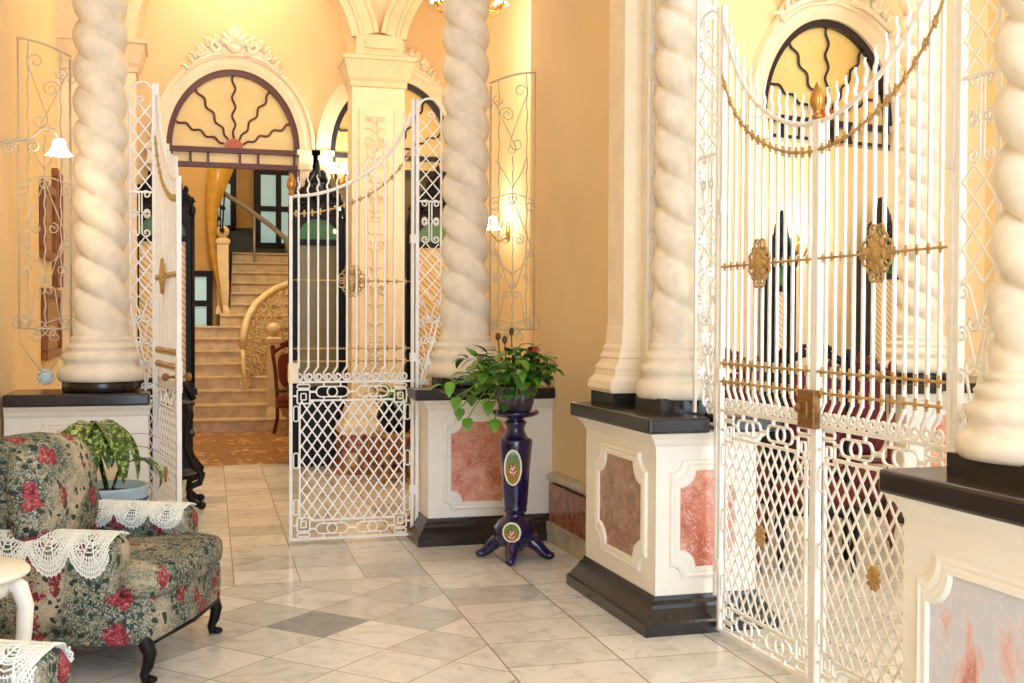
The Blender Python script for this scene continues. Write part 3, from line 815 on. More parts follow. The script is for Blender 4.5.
def lattice_panel(label, loc, rz, w, lw, zb=.0, group=None, top=2.97):
    """narrow ironwork beside a hinge post; lw = width of its lower part"""
    e = empty('lattice_screen', label, 'screen', loc, rz, group)
    m = MB(); r = .009
    m.box(0, -.014, zb, .022, .014, top); m.build('post', 'iron', e)
    m = MB(); k = 12
    m.tube([(.011, 0, top - .08)] + [(.011 + (w - .02) * (1 - cos(PI * i / k)) / 2, 0, top - .08 + .09 * sin(PI * i / k)) for i in range(1, k)] + [(w - .008, 0, top - .1), (w - .008, 0, 1.55), (lw * .5 + w * .5, 0, 1.3), (lw, 0, 1.08), (lw, 0, .985)], .008, 6)
    if lw > .05: m.tube([(lw, 0, .95), (lw, 0, zb + .12)], .007, 6)
    m.box(0, -.008, .985, w * .9, .008, .997); m.box(0, -.008, 2.28, w, .008, 2.292)
    m.build('frame', 'iron', e)
    for (z0, z1) in ((1.62, 2.0), (2.3, 2.84)):
        m = MB(); lattice(m, .022, w - .01, z0, z1, (w - .03) * .62, .11, .0055); m.build('lattice', 'iron', e)
    if lw > .05: m = MB(); lattice(m, .022, lw, max(zb, .22), .94, (lw - .02), .09, .005); m.build('lattice', 'iron', e)
    c = (w + .02) / 2; h = (w - .03) / 2
    m = MB()
    for z in (1.06, 1.2, 1.34, 1.48):
        ww = h * min(1, .45 + (z - 1.0) * 1.2); cc = .022 + ww
        for s in (-1, 1): m.tube(sscroll(cc, z, cc + s * ww * .55, z + .12, min(.03, ww * .5), s), .0055, 5)
    m.build('scrollwork', 'iron', e)
    m = MB()
    for z in (2.03, 2.16):
        for s in (-1, 1): m.tube(cscroll(c + s * h * .12, z, c + s * h * .12, z + .11, .028, -s), .0055, 5)
    m.build('scrollwork', 'iron', e)
    m = MB(); m.tube(spiral(c, 2.87, .03, .008, -PI / 2, 1.2), .0055, 5); m.build('top_curl', 'iron', e)
    if lw > .05: m = MB(); m.tube(spiral(max(lw * .6, .04), zb + .13, .045, .01, PI / 2, 1.4), .008, 5); m.build('foot_curl', 'iron', e)
    return e
lattice_panel('narrow white lattice screen between the gate and the right twisted column', (1.562, 7.67, 0), 0, .185, .04, .0)
lattice_panel('narrow white lattice screen between left twisted column and open gate leaf', (-.116, 7.67, 0), PI, .165, .065, .0)
lattice_panel('openwork white screen between middle twisted column and double gate', (2.48, HY0 + .012, 0), PI / 2, .25, .04, .18)
lattice_panel('white lattice strip between double gate and right edge column', (2.48, HY1 - .012, 0), -PI / 2, .2, .04, .18)
def filigree(label, loc, rz, w, z0, z1):
    e = empty('filigree_strip', label, 'screen', loc, rz)
    m = MB(); m.box(0, -.01, z0, .012, .01, z1); m.box(w - .012, -.01, z0, w, .01, z1); m.build('frame', 'iron', e)
    m = MB(); z = z0 + .05; k = 0
    while z < z1 - .1:
        m.tube(sscroll(w * .5, z, w * .5, z + .13, w * .24, 1 if k % 2 else -1), .008, 5)
        m.tube([(.012, 0, z + .14), (w * .5, 0, z + .16), (w - .012, 0, z + .14)], .007, 5)
        z += .16; k += 1
    m.build('scrollwork', 'iron', e)
filigree('narrow white filigree strip between square pilaster and middle twisted column', (2.365, 5.585, 0), 0, .065, 1.11, 5.5)
filigree('white filigree strip edging the gate side of the middle twisted column', (2.44, 5.16, 0), 0, .1, 1.04, 5.5)

# ---- wide scroll grilles beside the rear columns
def grille(label, x0, x1, y, flip):
    w = x1 - x0
    e = empty('scroll_grille', label, 'grille', (x0, y, 0))
    f = (lambda x: w - x) if flip else (lambda x: x)
    T = lambda x: 3.09 + .11 * sin(PI / 2 * min(1, max(0, 1 - x / w * .9)))     # higher on the wall side
    q = lambda pts: [(f(p[0]), p[1], p[2]) for p in pts]
    m = MB(); m.tube(q([(.008, 0, 1.42), (.008, 0, 3.2)]), .006, 6); m.tube(q([(w - .008, 0, 1.35), (w - .008, 0, 3.09)]), .007, 6)
    m.tube(q([(w * i / 16, 0, T(w * i / 16)) for i in range(17)]), .007, 6); m.tube(q([(0, 0, 1.42), (w, 0, 1.42)]), .006, 6)
    m.build('frame', 'iron_dull', e)
    for x in (w * .2, w * .5, w * .8):
        m = MB(); n = 60; zt = T(x) if x != w * .5 else 2.62
        m.tube(q([(x + .004 * sin(i * 1.1), 0, 1.43 + (zt - 1.43) * i / n) for i in range(n + 1)]), .0045, 5); m.build('wavy_bar', 'iron_dull', e)
    m = MB(); c = w / 2; k = w / .33
    def S(*a): m.tube(q(a[0]), .0038, 5)
    S(sscroll(c - .1 * k, 3.05, c + .02 * k, 2.72, .05, 1)); S(spiral(c + .04 * k, 2.9, .055, .012, 0, 1.5)); S(spiral(c + .11 * k, 3.0, .04, .01, PI, 1.4))
    S(cscroll(c - .02 * k, 2.68, c + .13 * k, 2.98, .035, -1)); S([(c, 0, 2.4), (c + .06 * k, 0, 2.5), (c + .12 * k, 0, 2.58)]); S([(c, 0, 2.4), (c - .07 * k, 0, 2.52), (c - .1 * k, 0, 2.62)])
    for s in (-1, 1):
        S(cscroll(c + s * .02, 2.36, c + s * .14 * k, 2.32, .045, -s))
        S([(c, 0, 2.33), (c + s * .07 * k, 0, 2.15), (c + s * .13 * k, 0, 2.0), (c + s * .1 * k, 0, 1.88), (c, 0, 1.8)])
        S(spiral(c + s * .05 * k, 2.04, .036, .008, PI / 2, 1.3, sgn=-s)); S(sscroll(c + s * .1 * k, 1.95, c + s * .03 * k, 1.72, .03, s))
        S(spiral(c + s * .1 * k, 1.78, .035, .008, -PI / 2, 1.4, sgn=s))
        S(cscroll(c + s * .015, 1.46, c + s * .14 * k, 1.5, .05, -s))
        S(sscroll(c + s * .06 * k, 1.66, c + s * .09 * k, 1.46, .032, -s))
        S([(c + s * .155 * k, 0, 1.42), (c + s * .15 * k, 0, 1.33), (c + s * .09 * k, 0, 1.24), (c + s * .02 * k, 0, 1.15)])
        S(spiral(c + s * .06 * k, 1.37, .04, .01, PI / 2, 1.2, sgn=s))
    m.build('scrollwork', 'iron_dull', e)
    m = MB(); m.ball((f(c), 0, 1.12), .035, .014, .035)
    for i in range(12): a = 2 * PI * i / 12; m.ball((f(c) + .04 * cos(a), 0, 1.12 + .04 * sin(a)), .012, .01, .012, 6, 4)
    m.build('daisy_boss', 'daisy', e)
    return e
grille('wrought iron scroll grille on the left between wall and twisted column', -.93, -.615, 7.66, False)
grille('wrought iron scroll grille on the right between twisted column and wall', 2.075, 2.41, 7.66, True)

# ------------------------------------------------------------------ armchair, doilies
CA = math.radians(-22.5)
ARMP = []       # arm cross-section, from inner bottom over the top to the outer bottom (offset across, z)
def arm_section():
    P = [(-.085, .34), (-.088, .46), (-.092, .53)]
    for k in range(9):
        t = PI - PI * k / 8; P.append((.104 * cos(t), .545 + .065 * sin(t)))
    P += [(.098, .50), (.09, .42), (.088, .3), (.088, .2)]
    return P
ARMP = arm_section()
def armchair(label, loc):
    e = empty('armchair', label, 'armchair', loc, CA)
    # seat rail and box
    m = MB()
    sec = [(-.80, -.44), (-.12, -.46), (-.06, -.44), (.0, -.41), (.045, -.36), (.065, 0), (.045, .36), (0, .41), (-.06, .44), (-.12, .46), (-.80, .44)]
    def rg(o, z): return [(x + (o if x > -.5 else -o), y * (1 + o * 1.5), z) for x, y in sec]
    m.stack([rg(-.012, .165), rg(0, .18), rg(.004, .25), rg(0, .34), rg(-.02, .355)], True, True); m.build('seat_rail', 'fabric', e)
    m = MB()
    sec2 = [(-.6, -.28), (-.14, -.29), (-.10, -.40), (-.02, -.415), (.05, -.37), (.085, -.2), (.095, 0), (.085, .2), (.05, .37), (-.02, .415), (-.10, .40), (-.14, .29), (-.6, .28)]
    def rc(o, z): return [(x * (1 + o) - .3 * o * -1, y * (1 + o), z) for x, y in sec2]
    m.stack([rc(-.05, .345), rc(-.005, .36), rc(.012, .4), rc(.0, .445), rc(-.04, .468), rc(-.16, .482), rc(-.45, .49)], True, True); o = m.build('seat_cushion', 'fabric', e)
    for s in (-1, 1):
        m = MB(); rings = []
        for x, sc in ((-.74, 1), (-.5, 1), (-.3, 1.0), (-.16, 1), (-.12, .97), (-.1, .86), (-.093, .6)):
            rings.append([(x, s * .37 + s * a * (sc if sc < 1 else 1), (z - .4) * sc + .4 + .012 * (x + .1) * -1) for a, z in ARMP][::s])
        m.stack(rings, True, True); m.build('arm', 'fabric', e)
    # back: camel-topped frame leaning backwards
    m = MB(); n = 16
    def back(off, sc):
        r = []
        for k in range(n + 1):
            t = PI * k / n; c_ = cos(t); s_ = sin(t)
            r.append((off - .14 * (abs(s_) ** .6), .39 * sc * math.copysign(abs(c_) ** .6, c_), .52 + .44 * sc * abs(s_) ** .75))
        r = [(off + .02, .39 * sc, .25)] + r + [(off + .02, -.39 * sc, .25)]
        return r
    m.stack([back(-.52, .9), back(-.5, .97), back(-.53, 1.02), back(-.6, 1.03), back(-.68, 1.0), back(-.71, .9)], True, True); m.build('backrest', 'fabric', e)
    m = MB(); rings = []
    for d, sc in ((.0, .82), (.03, .96), (.07, 1.0), (.12, .95), (.155, .78), (.17, .45), (.172, .12)):
        rings.append([(-.53 + d - .10 * (.72 + .26 * sin(t) * sc - .5), -.2 + .3 * sc * math.copysign(abs(cos(t)) ** .7, cos(t)), .745 + .25 * sc * math.copysign(abs(sin(t)) ** .7, sin(t))) for t in [2 * PI * k / 24 for k in range(24)]])
    m.stack(rings, True, True); m.build('back_cushion', 'fabric', e)
    for s in (-1, 1):
        m = MB(); y = s * .373
        m.tube([(-.02, y, .2), (.0, y, .17), (.022, y, .12), (.012, y, .07), (-.004, y, .035), (.012, y, .012)], .034, 10, taper=lambda u: 1.15 - .75 * u if u < .8 else .55 + (u - .8) * 1.2)
        m.ball((.024, y, .016), .03, .024, .016); m.build('leg', 'black', e)
        m = MB(); m.tube([(-.66, y, .2), (-.69, y, .1), (-.72, y, 0.0)], .026, 8, taper=.7); m.build('leg', 'black', e)
    m = MB(); m.tube([(.035, -.36, .168), (.057, 0, .164), (.035, .36, .168)], .011, 6); m.build('wooden_rim', 'black', e)
    return e
chair_loc = (.022, 5.255, 0)
ac = armchair('floral green and crimson armchair with lace over both arms', chair_loc)
def on_arm(loc, side, x, s):
    """point x along the chair, s across over the arm top (s = 0 is the crest, positive outward)"""
    P = [Vector((a, z)) for a, z in ARMP]
    L = [0]
    for a, b in zip(P[:-1], P[1:]): L.append(L[-1] + (b - a).length)
    mid_ = next(i for i in range(len(P)) if P[i].y > .6) ; c0 = (L[6] + L[7]) / 2 if False else L[7]
    d = max(L[0], min(L[-1] - 1e-6, c0 + s))
    i = max(k for k in range(len(L) - 1) if L[k] <= d)
    t = (d - L[i]) / (L[i + 1] - L[i]); p = P[i].lerp(P[i + 1], t)
    tn = (P[i + 1] - P[i]).normalized(); nn = Vector((-tn.y, tn.x)) 
    if nn.dot(p - Vector((0, .42))) < 0: nn = -nn
    p = p + nn * .006
    lx, ly, lz = x, side * .37 + side * p.x, p.y + .012 * (x + .1) * -1
    return (loc[0] + cos(CA) * lx - sin(CA) * ly, loc[1] + sin(CA) * lx + cos(CA) * ly, lz)
def doily(label, loc, side, x0, x1, sin_, sout, group=None, floral=3):
    """crocheted pineapple lace: interlaced fans of rings and spokes, draped over the arm"""
    m = MB(); W = x1 - x0
    f = lambda u, s: on_arm(loc, side, x0 + u * W, s)
    def line(pts, r): m.tube([f(u, s) for u, s in pts], r, 4)
    S0, S1 = -sin_, sout
    # solid crochet ground rows along the crest
    k = int((S1 - S0) / .012)
    rows = [S0 + (S1 - S0) * (i + .5) / k for i in range(k)]
    nf = 3
    for sgn, depth in ((1, S1), (-1, -S0)):
        for c in range(nf):
            uc = (c + .5) / nf; ru = .6 / nf
            for q in range(1, 12):                       # rings of the fan
                rr = q / 11
                pts = []
                for i in range(25):
                    a = PI * i / 24
                    u, s = uc + ru * rr * cos(a), sgn * depth * (.05 + .95 * rr * sin(a))
                    if 0 <= u <= 1: pts.append((u, s))
                if len(pts) > 1: line(pts, .004 if q in (4, 10, 11) else .003)
            for i in range(1, 40):                      # spokes
                a = PI * i / 40
                r0 = .35 if i % 2 else .6
                p = [(uc + ru * rr * cos(a), sgn * depth * (.05 + .95 * rr * sin(a))) for rr in (r0, .8, 1.0)]
                p = [(u, s) for u, s in p if 0 <= u <= 1]
                if len(p) > 1: line(p, .003)
        for i in range(28):                              # picot edge
            u = (i + .5) / 28
            best = 0
            for c in range(nf):
                d = (u - (c + .5) / nf) / (.6 / nf)
                if abs(d) < 1: best = max(best, math.sqrt(1 - d * d))
            s = sgn * depth * (.05 + .95 * best)
            line([(u - .012, s), (u, s + sgn * .009), (u + .012, s)], .0026)
    for c in range(6):                                   # almond pineapples crossing the crest
        uc = (c + .5) / 6
        for sg in (-1, 1):
            line([(uc + sg * .07 * sin(PI * i / 20), S0 * .86 + (S1 - S0) * .86 * i / 20) for i in range(21)], .0034)
        for q in range(9):
            s = S0 * .7 + (S1 - S0) * .7 * (q + .5) / 9; h = .055 * sin(PI * (q + .5) / 9)
            line([(uc - h, s), (uc + h, s)], .0026)
    for q in range(3):
        line([(i / 16, -.012 + .012 * q) for i in range(17)], .0034)
    o = m.build('lace_doily', 'lace'); return tag(o, label, 'doily', group)
doily('white crochet doily draped over the near arm of the floral armchair', chair_loc, -1, -.62, -.1, .11, .23)
doily('white crochet doily draped over the far arm beside the plant bowl', chair_loc, 1, -.6, -.1, .17, .1)
chair2 = (-.36, 2.91, 0)
dup(ac, 'nearest floral armchair at the bottom left corner with only its lace arm showing', chair2)
doily('white crochet doily in the bottom left corner of the photo', chair2, 1, -.62, -.1, .19, .19)

# white cabriole side table at the left edge
t = empty('side_table', 'white cabriole-legged side table at the left edge before the armchair', 'table', (-.715, 4.12, 0), 0)
m = MB(); m.lathe([(.22, .635), (.235, .64), (.25, .648), (.25, .656), (.24, .664), (.0, .666)], n=40); m.build('table_top', 'white', t)
m = MB(); m.lathe([(.19, .58), (.195, .635), (.0, .637)], n=40); m.build('apron', 'white', t)
for k in range(4):
    a = PI / 2 * k - .12; m = MB()
    m.tube([(r * cos(a), r * sin(a), z) for r, z in ((.18, .63), (.222, .60), (.24, .54), (.235, .45), (.222, .34), (.21, .22), (.205, .12), (.215, .05), (.24, .012))], .029, 10, taper=lambda u: 1.1 - .6 * u)
    m.ball((.245 * cos(a), .245 * sin(a), .014), .026, .022, .014); m.build('leg', 'white', t)

# ------------------------------------------------------------------ plants
def leaf_blade(m, base, az, el, L, w, droop=.6, n=8, fold=.25, prof=None, quick=False):
    """curved pointed leaf"""
    p = Vector(base); v = []; seg = L / n
    side = Vector((-sin(az), cos(az), 0))
    for i in range(n + 1):
        t = i / n
        ww = w * (prof(t) if prof else (sin(PI * min(1, t * .92 + .06)) ** .8))
        if i == n: ww = .001
        a = el - droop * 1.6 * (t ** .5 if quick else t)
        d = Vector((cos(az) * cos(a), sin(az) * cos(a), sin(a)))
        up = d.cross(side) * -1
        v += [p + side * ww + up * (-fold * ww), p, p - side * ww + up * (-fold * ww)]
        p = p + d * seg
    f = []
    for i in range(n):
        for j in range(2): a = i * 3 + j; f.append((a, a + 1, a + 4, a + 3))
    m.add(v, f)
def tear(t): return (sin(PI * t ** .7)) ** .9

# cobalt plant stand
ps = empty('plant_stand', 'cobalt blue ceramic plant stand with painted oval medallions', 'plant stand', (2.03, 6.85, 0), -.42)
m = MB()
prof = [(.0, .10), (.11, .09), (.138, .13), (.135, .19), (.1, .24), (.07, .262), (.06, .275), (.062, .29), (.075, .3), (.072, .315), (.078, .36), (.09, .55), (.104, .70), (.108, .735), (.1, .75), (.078, .757), (.07, .77), (.056, .8), (.055, .815), (.066, .84), (.074, .852), (.06, .86), (.05, .875), (.1, .886), (.135, .9), (.142, .912), (.138, .918), (.11, .908), (.0, .904)]
m.lathe(prof, n=8); m.build('column_body', 'cobalt', ps)
m = MB(); m.lathe([(.11, .886), (.14, .9), (.147, .912), (.143, .922), (.12, .912), (0, .909)], n=32); m.build('dish', 'cobalt', ps)
for k in range(4):
    a = PI / 4 + PI / 2 * k + (-PI / 4 if True else 0) - PI / 2
    m = MB(); d = Vector((cos(a), sin(a), 0))
    pts = [d * r + Vector((0, 0, z)) for r, z in ((.05, .12), (.1, .115), (.14, .085), (.175, .05), (.205, .03), (.225, .034))]
    m.tube(pts, .042, 10, taper=lambda u: 1.25 - .65 * u); m.ball(d * .218 + Vector((0, 0, .026)), .034, .034, .026); m.build('foot', 'cobalt', ps)
for z, rx, rz_, y in ((.58, .05, .105, -.0935), (.19, .052, .058, -.137)):
    m = MB(); m.prism([(rx * cos(2 * PI * i / 28), rz_ * sin(2 * PI * i / 28)) for i in range(28)], 0, .012, lambda a, b, c: (a, -c, b)); 
    o = m.build('painted_medallion', 'cameo', ps, loc=(0, y - .006, z)); o.rotation_euler.x = -.07 if z > .4 else .1
    m = MB(); m.tube([(rx * cos(2 * PI * i / 28), -.008, rz_ * sin(2 * PI * i / 28)) for i in range(28)], .0065, 6, True); b = m.build('white_rim', 'white', o)
pp = empty('potted_plant', 'leafy green plant with a red flower in a grey pot on the cobalt stand', 'plant', (2.03, 6.85, .913), 0)
m = MB()
def lobed(r, z): return [((r * (1 + .04 * cos(10 * t))) * cos(t), (r * (1 + .04 * cos(10 * t))) * sin(t), z) for t in [2 * PI * i / 60 for i in range(60)]]
m.stack([lobed(.085, 0), lobed(.1, .02), lobed(.115, .07), lobed(.118, .12), lobed(.112, .15), lobed(.122, .16), lobed(.122, .168), lobed(.108, .166), lobed(.1, .14)], True, True); m.build('pot', 'pewter', pp)
m = MB(); m.lathe([(.0, .138), (.102, .138), (.06, .15), (0, .155)], n=20); m.build('soil', 'soil', pp)
m = MB(); r2 = random.Random(5)
for k in range(300):
    a = r2.uniform(0, 2 * PI); q = r2.random() ** .6
    zz = .19 + .23 * r2.random() ** 1.2 * (1.05 - q * .45)
    left = 1.25 if cos(a) < 0 else .85
    rr = .27 * q * left
    if r2.random() < .3 and cos(a) < .2: rr *= 1.35; zz = .05 + .17 * r2.random()
    b = Vector((rr * cos(a), rr * sin(a) * .8, zz))
    m.use('leaf' if r2.random() < .6 else 'leaf_dark')
    leaf_blade(m, b, a + r2.uniform(-.9, .9), r2.uniform(-.5, .9), r2.uniform(.07, .125), r2.uniform(.022, .036), r2.uniform(.3, .9), 6, .2, tear)
    if k % 4 == 0:
        m.use('leaf'); m.tube([(0, 0, .15), (b.x * .4, b.y * .4, .2 + .1 * r2.random()), tuple(b)], .004, 4)
for (x, z, L) in ((-.4, .11, .12), (-.38, .04, .1), (-.33, -.02, .11), (-.16, -.03, .11), (-.2, .08, .12), (-.44, .2, .12)):
    m.use('leaf'); leaf_blade(m, (x, -.1, z), -PI * .6, -.5, L, .034, .7, 6, .2, tear); m.tube([(0, 0, .16), (x * .5, -.08, .22), (x, -.1, z)], .004, 4)
m.build('foliage', None, pp)
m = MB()
for k in range(9): a = 2 * PI * k / 9; leaf_blade(m, (.08 + .008 * cos(a), -.12, .385 + .01 * sin(a)), a, .6, .04, .014, .9, 5)
m.ball((.08, -.12, .39), .014); m.build('red_flower', 'flower', pp)
m = MB()
for x, h in ((-.1, .47), (-.02, .5), (-.06, .45)):
    m.tube([(x * .4, 0, .15), (x, .02, h - .1), (x * 1.1, .02, h)], .0045, 5); m.ball((x * 1.1, .02, h), .017, .017, .026)
m.build('dry_bud', 'stem', pp)

# blue bowl with variegated leaves
bp = empty('potted_plant', 'variegated leaves in a blue and white bowl behind the armchair', 'plant', (-.355, 6.62, 0))
m = MB(); m.use('pot_blue'); m.lathe([(.0, .0), (.13, .0), (.15, .03), (.1, .1), (.12, .2), (.17, .34), (.185, .43), (.18, .465)], n=40)
m.build('jardiniere', 'pot_blue', bp)
m = MB(); m.lathe([(.178, .462), (.2, .475), (.208, .5), (.214, .545), (.222, .565), (.222, .578), (.205, .58), (.195, .55), (.17, .52)], n=44); m.build('pale_rim', 'pot_pale', bp)
m = MB()
for k in range(52): a = 2 * PI * k / 52; m.ball((.207 * cos(a), .207 * sin(a), .508), .009, .009, .011, 6, 4)
m.build('blue_bead_band', 'pot_blue', bp)
m = MB(); m.lathe([(0, .52), (.19, .535), (.1, .545), (0, .55)], n=24); m.build('soil', 'soil', bp)
m = MB()
for k, (az, el, L, w) in enumerate(((-1.55, 1.0, .50, .062), (-2.15, .9, .46, .058), (-.95, .9, .50, .062), (-2.75, .8, .42, .055), (-.4, .8, .46, .055), (-1.85, 1.15, .36, .052), (-1.2, 1.2, .38, .052), (-2.4, .5, .34, .05), (-.7, .55, .40, .05), (1.2, .9, .4, .05), (2.2, .9, .4, .05))):
    leaf_blade(m, (-.075 + .02 * cos(az), .0 + .02 * sin(az), .885 + .012 * (k % 3)), az, el * .55, L * .95, w, 1.32, 12, .3, lambda t: (sin(PI * min(1, .1 + .9 * t ** .8))) ** .7, True)
for az, r in ((-1.9, .1), (-1.2, .08), (-2.6, .1)):
    m.tube([(0, 0, .54), (-.04, .0, .72), (-.06, .0, .9)], .013, 7)
m.build('variegated_foliage', 'dieff', bp)
m = MB(); leaf_blade(m, (.1, -.1, .70), -.2, .5, .30, .045, 1.7, 9, .35); m.tube([(.02, 0, .54), (.06, -.05, .66), (.1, -.1, .70)], .008, 6); m.build('drooping_leaf', 'dieff', bp)
m = MB()
for az, el, L, dr, z in ((-.15, .55, .42, 1.0, .74), (-.45, .5, .38, 1.1, .72), (.1, .7, .44, 1.1, .78)): leaf_blade(m, (-.02, -.02, z), az, el, L, .013, dr, 9, .2)
m.build('strap_leaf', 'leaf_dark', bp)

# ------------------------------------------------------------------ tall carved mirrors
def carved_mirror(label, loc, rz, w=.58, glass='mirror', group=None, sc=1.0, base='black'):
    e = empty('pier_mirror', label, 'mirror', loc, rz, group); h = w / 2
    m = MB(); m.box(-h, -.12, 0, h, .1, .06); m.box(-h + .02, -.1, .06, h - .02, .1, .74); m.box(-h - .02, -.14, .74, h + .02, .1, .8)
    m.box(-h + .06, -.112, .12, h - .06, -.1, .68); m.build('console_base', base, e, bevel=.006)
    for s in (-1, 1):
        m = MB(); m.box(s * h, -.04, .8, s * (h - .085), .08, 2.5); m.tube([(s * (h - .02), -.045, z) for z in (.85, 1.5, 2.45)], .016, 8)
        m.ball((s * (h - .02), -.04, 2.52), .03, .03, .06); m.build('frame_post', base, e)
    m = MB(); m.box(-h + .08, -.03, 2.22, h - .08, .06, 2.28); m.box(-h + .05, -.04, 2.49, h - .05, .07, 2.56)
    pts = arch_pts(0, 2.28, h - .085, .21, 20)
    for (ax, az), (bx, bz) in zip(pts[:-1], pts[1:]): m.prism([(ax, az), (bx, bz), (bx, 2.5), (ax, 2.5)][::-1], -.035, .05, lambda a, b, c: (a, c, b))
    m.build('cross_rail', base, e)
    m = MB(); m.box(-h + .08, .0, .8, h - .08, .03, 2.22); m.build('mirror_glass', glass, e)
    m = MB(); m.box(-h + .08, .005, 2.28, h - .08, .03, 2.49); m.build('arched_panel', 'green_panel', e)
    m = MB()
    for s in (-1, 1):
        for x, z, r, a0 in ((.22, 2.6, .06, 0), (.15, 2.68, .07, 1.2), (.08, 2.8, .055, 2), (.25, 2.53, .035, 0), (.05, 2.93, .035, 1.4), (.12, 2.58, .05, 3)):
            m.tube([(s * p[0] * w / .58, p[1], p[2]) for p in spiral(x, z, r, .012, a0, 1.3, 18, -.02)], .02, 6)
        m.tube([(s * h * .93, -.02, 2.55), (s * h * .8, -.02, 2.66), (s * h * .5, -.02, 2.72), (s * h * .36, -.02, 2.84), (s * .04, -.02, 2.96)], .024, 7)
        for q in range(5): m.ball((s * h * (.9 - .18 * q), -.02, 2.62 + .07 * q + (.03 if q % 2 else 0)), .028, .02, .045, 7, 5)
    m.ball((0, -.02, 2.75), .07, .03, .12); m.ball((0, -.02, 2.93), .035, .025, .09); m.ball((0, -.02, 3.03), .016, .016, .05)
    q_ = w / .58
    m.prism([(-.28 * q_, 2.55), (.28 * q_, 2.55), (.25 * q_, 2.63), (.19 * q_, 2.67), (.175 * q_, 2.78), (.11 * q_, 2.83), (.09 * q_, 2.92), (.03, 2.95), (.015, 3.06), (-.015, 3.06), (-.03, 2.95), (-.09 * q_, 2.92), (-.11 * q_, 2.83), (-.175 * q_, 2.78), (-.19 * q_, 2.67), (-.25 * q_, 2.63)], -.01, .03, lambda a, b, c: (a, c, b))
    m.build('carved_crest', base, e)
    if sc != 1: e.scale = (sc, sc, sc)
    return e
carved_mirror('black carved pier mirror behind the open gate leaf', (-.115, 11.62, 0), 0, .6, 'painted_reflection')
carved_mirror('black carved pier mirror right of the staircase doorway', (1.385, 11.72, 0), 0, .58, 'taupe_glass')
carved_mirror('black carved pier mirror behind the narrow lattice screen', (2.62, 11.72, 0), 0, .62, 'painted_reflection')
carved_mirror('slim black carved mirror in the side room behind the far gate leaf', (*sw(-.47, -.16), 0), SA, .36, 'painted_reflection', sc=.775)
carved_mirror('tall dark carved mirror in the side room behind the near gate leaf', (*sw(.63, -.16), 0), SA, .5, 'painted_reflection', sc=.83, base='navy')

# black carved whatnot at the left of the hall
wn = empty('whatnot', 'black carved tiered stand behind the open gate leaf', 'stand', (-.12, 9.42, 0), 0)
for z, d in ((.80, .2), (.56, .23), (.24, .26)):
    m = MB(); pts = []
    for i in range(24):
        t = 2 * PI * i / 24; pts.append((.27 * math.copysign(abs(cos(t)) ** .6, cos(t)), d * math.copysign(abs(sin(t)) ** .6, sin(t))))
    m.prism(pts, z, z + .03); m.build('shelf', 'black', wn, bevel=.006)
for sx in (-1, 1):
    for sy in (-1, 1):
        m = MB(); m.tube([(sx * r, sy * .2, z) for r, z in ((.2, .82), (.23, .74), (.2, .62), (.2, .5), (.25, .36), (.32, .27), (.3, .21), (.23, .18), (.22, .1), (.27, .05), (.31, .03))], .03, 8, taper=lambda u: 1.1 - .3 * u); m.ball((sx * .315, sy * .2, .035), .035, .03, .033); m.build('leg', 'black', wn)
m = MB(); m.tube([(-.26, .12, .83), (-.2, .14, .95), (0, .15, 1.0), (.2, .14, .95), (.26, .12, .83)], .03, 8); m.build('gallery', 'black', wn)

# carved gilt table with black pot before the pier
ct = empty('carved_table', 'small carved gilt table in front of the hall pier seen through the gate', 'table', (1.96, 10.45, 0))
m = MB(); m.lathe([(.22, .40), (.25, .41), (.25, .435), (.22, .445), (0, .446)], n=28); m.build('table_top', 'carved', ct)
for k in range(4):
    a = PI / 4 + PI / 2 * k; m = MB()
    m.tube([(r * cos(a), r * sin(a), z) for r, z in ((.18, .41), (.22, .34), (.17, .24), (.13, .16), (.16, .08), (.21, .03))], .03, 8); m.ball((.21 * cos(a), .21 * sin(a), .03), .035, .035, .03)
    m.tube([(p[0] * cos(a) * .7 + .0, p[0] * sin(a) * .7, p[2]) for p in spiral(.2, .28, .05, .012, 0, 1.2)], .015, 6); m.build('leg', 'carved', ct)
m = MB(); m.lathe([(0, .12), (.14, .12), (.14, .14), (0, .145)], n=20); m.build('stretcher_shelf', 'redwood', ct)
bpot = empty('potted_plant', 'green plant in a round black pot on the carved gilt table', 'plant', (1.96, 10.45, .446))
m = MB(); m.lathe([(.1, 0), (.16, .05), (.19, .13), (.17, .21), (.13, .25), (.15, .27), (.13, .275), (.11, .24), (0, .22)], n=28); m.build('pot', 'black', bpot)
m = MB()
for k in range(70):
    a = r2.uniform(0, 2 * PI); m.use('leaf' if k % 2 else 'leaf_dark'); q = r2.uniform(.02, .2)
    leaf_blade(m, (q * cos(a), q * sin(a), .25 + r2.uniform(0, .12)), a, r2.uniform(0, 1.1), r2.uniform(.1, .2), .03, .9, 6, .2, tear)
m.build('foliage', None, bpot)

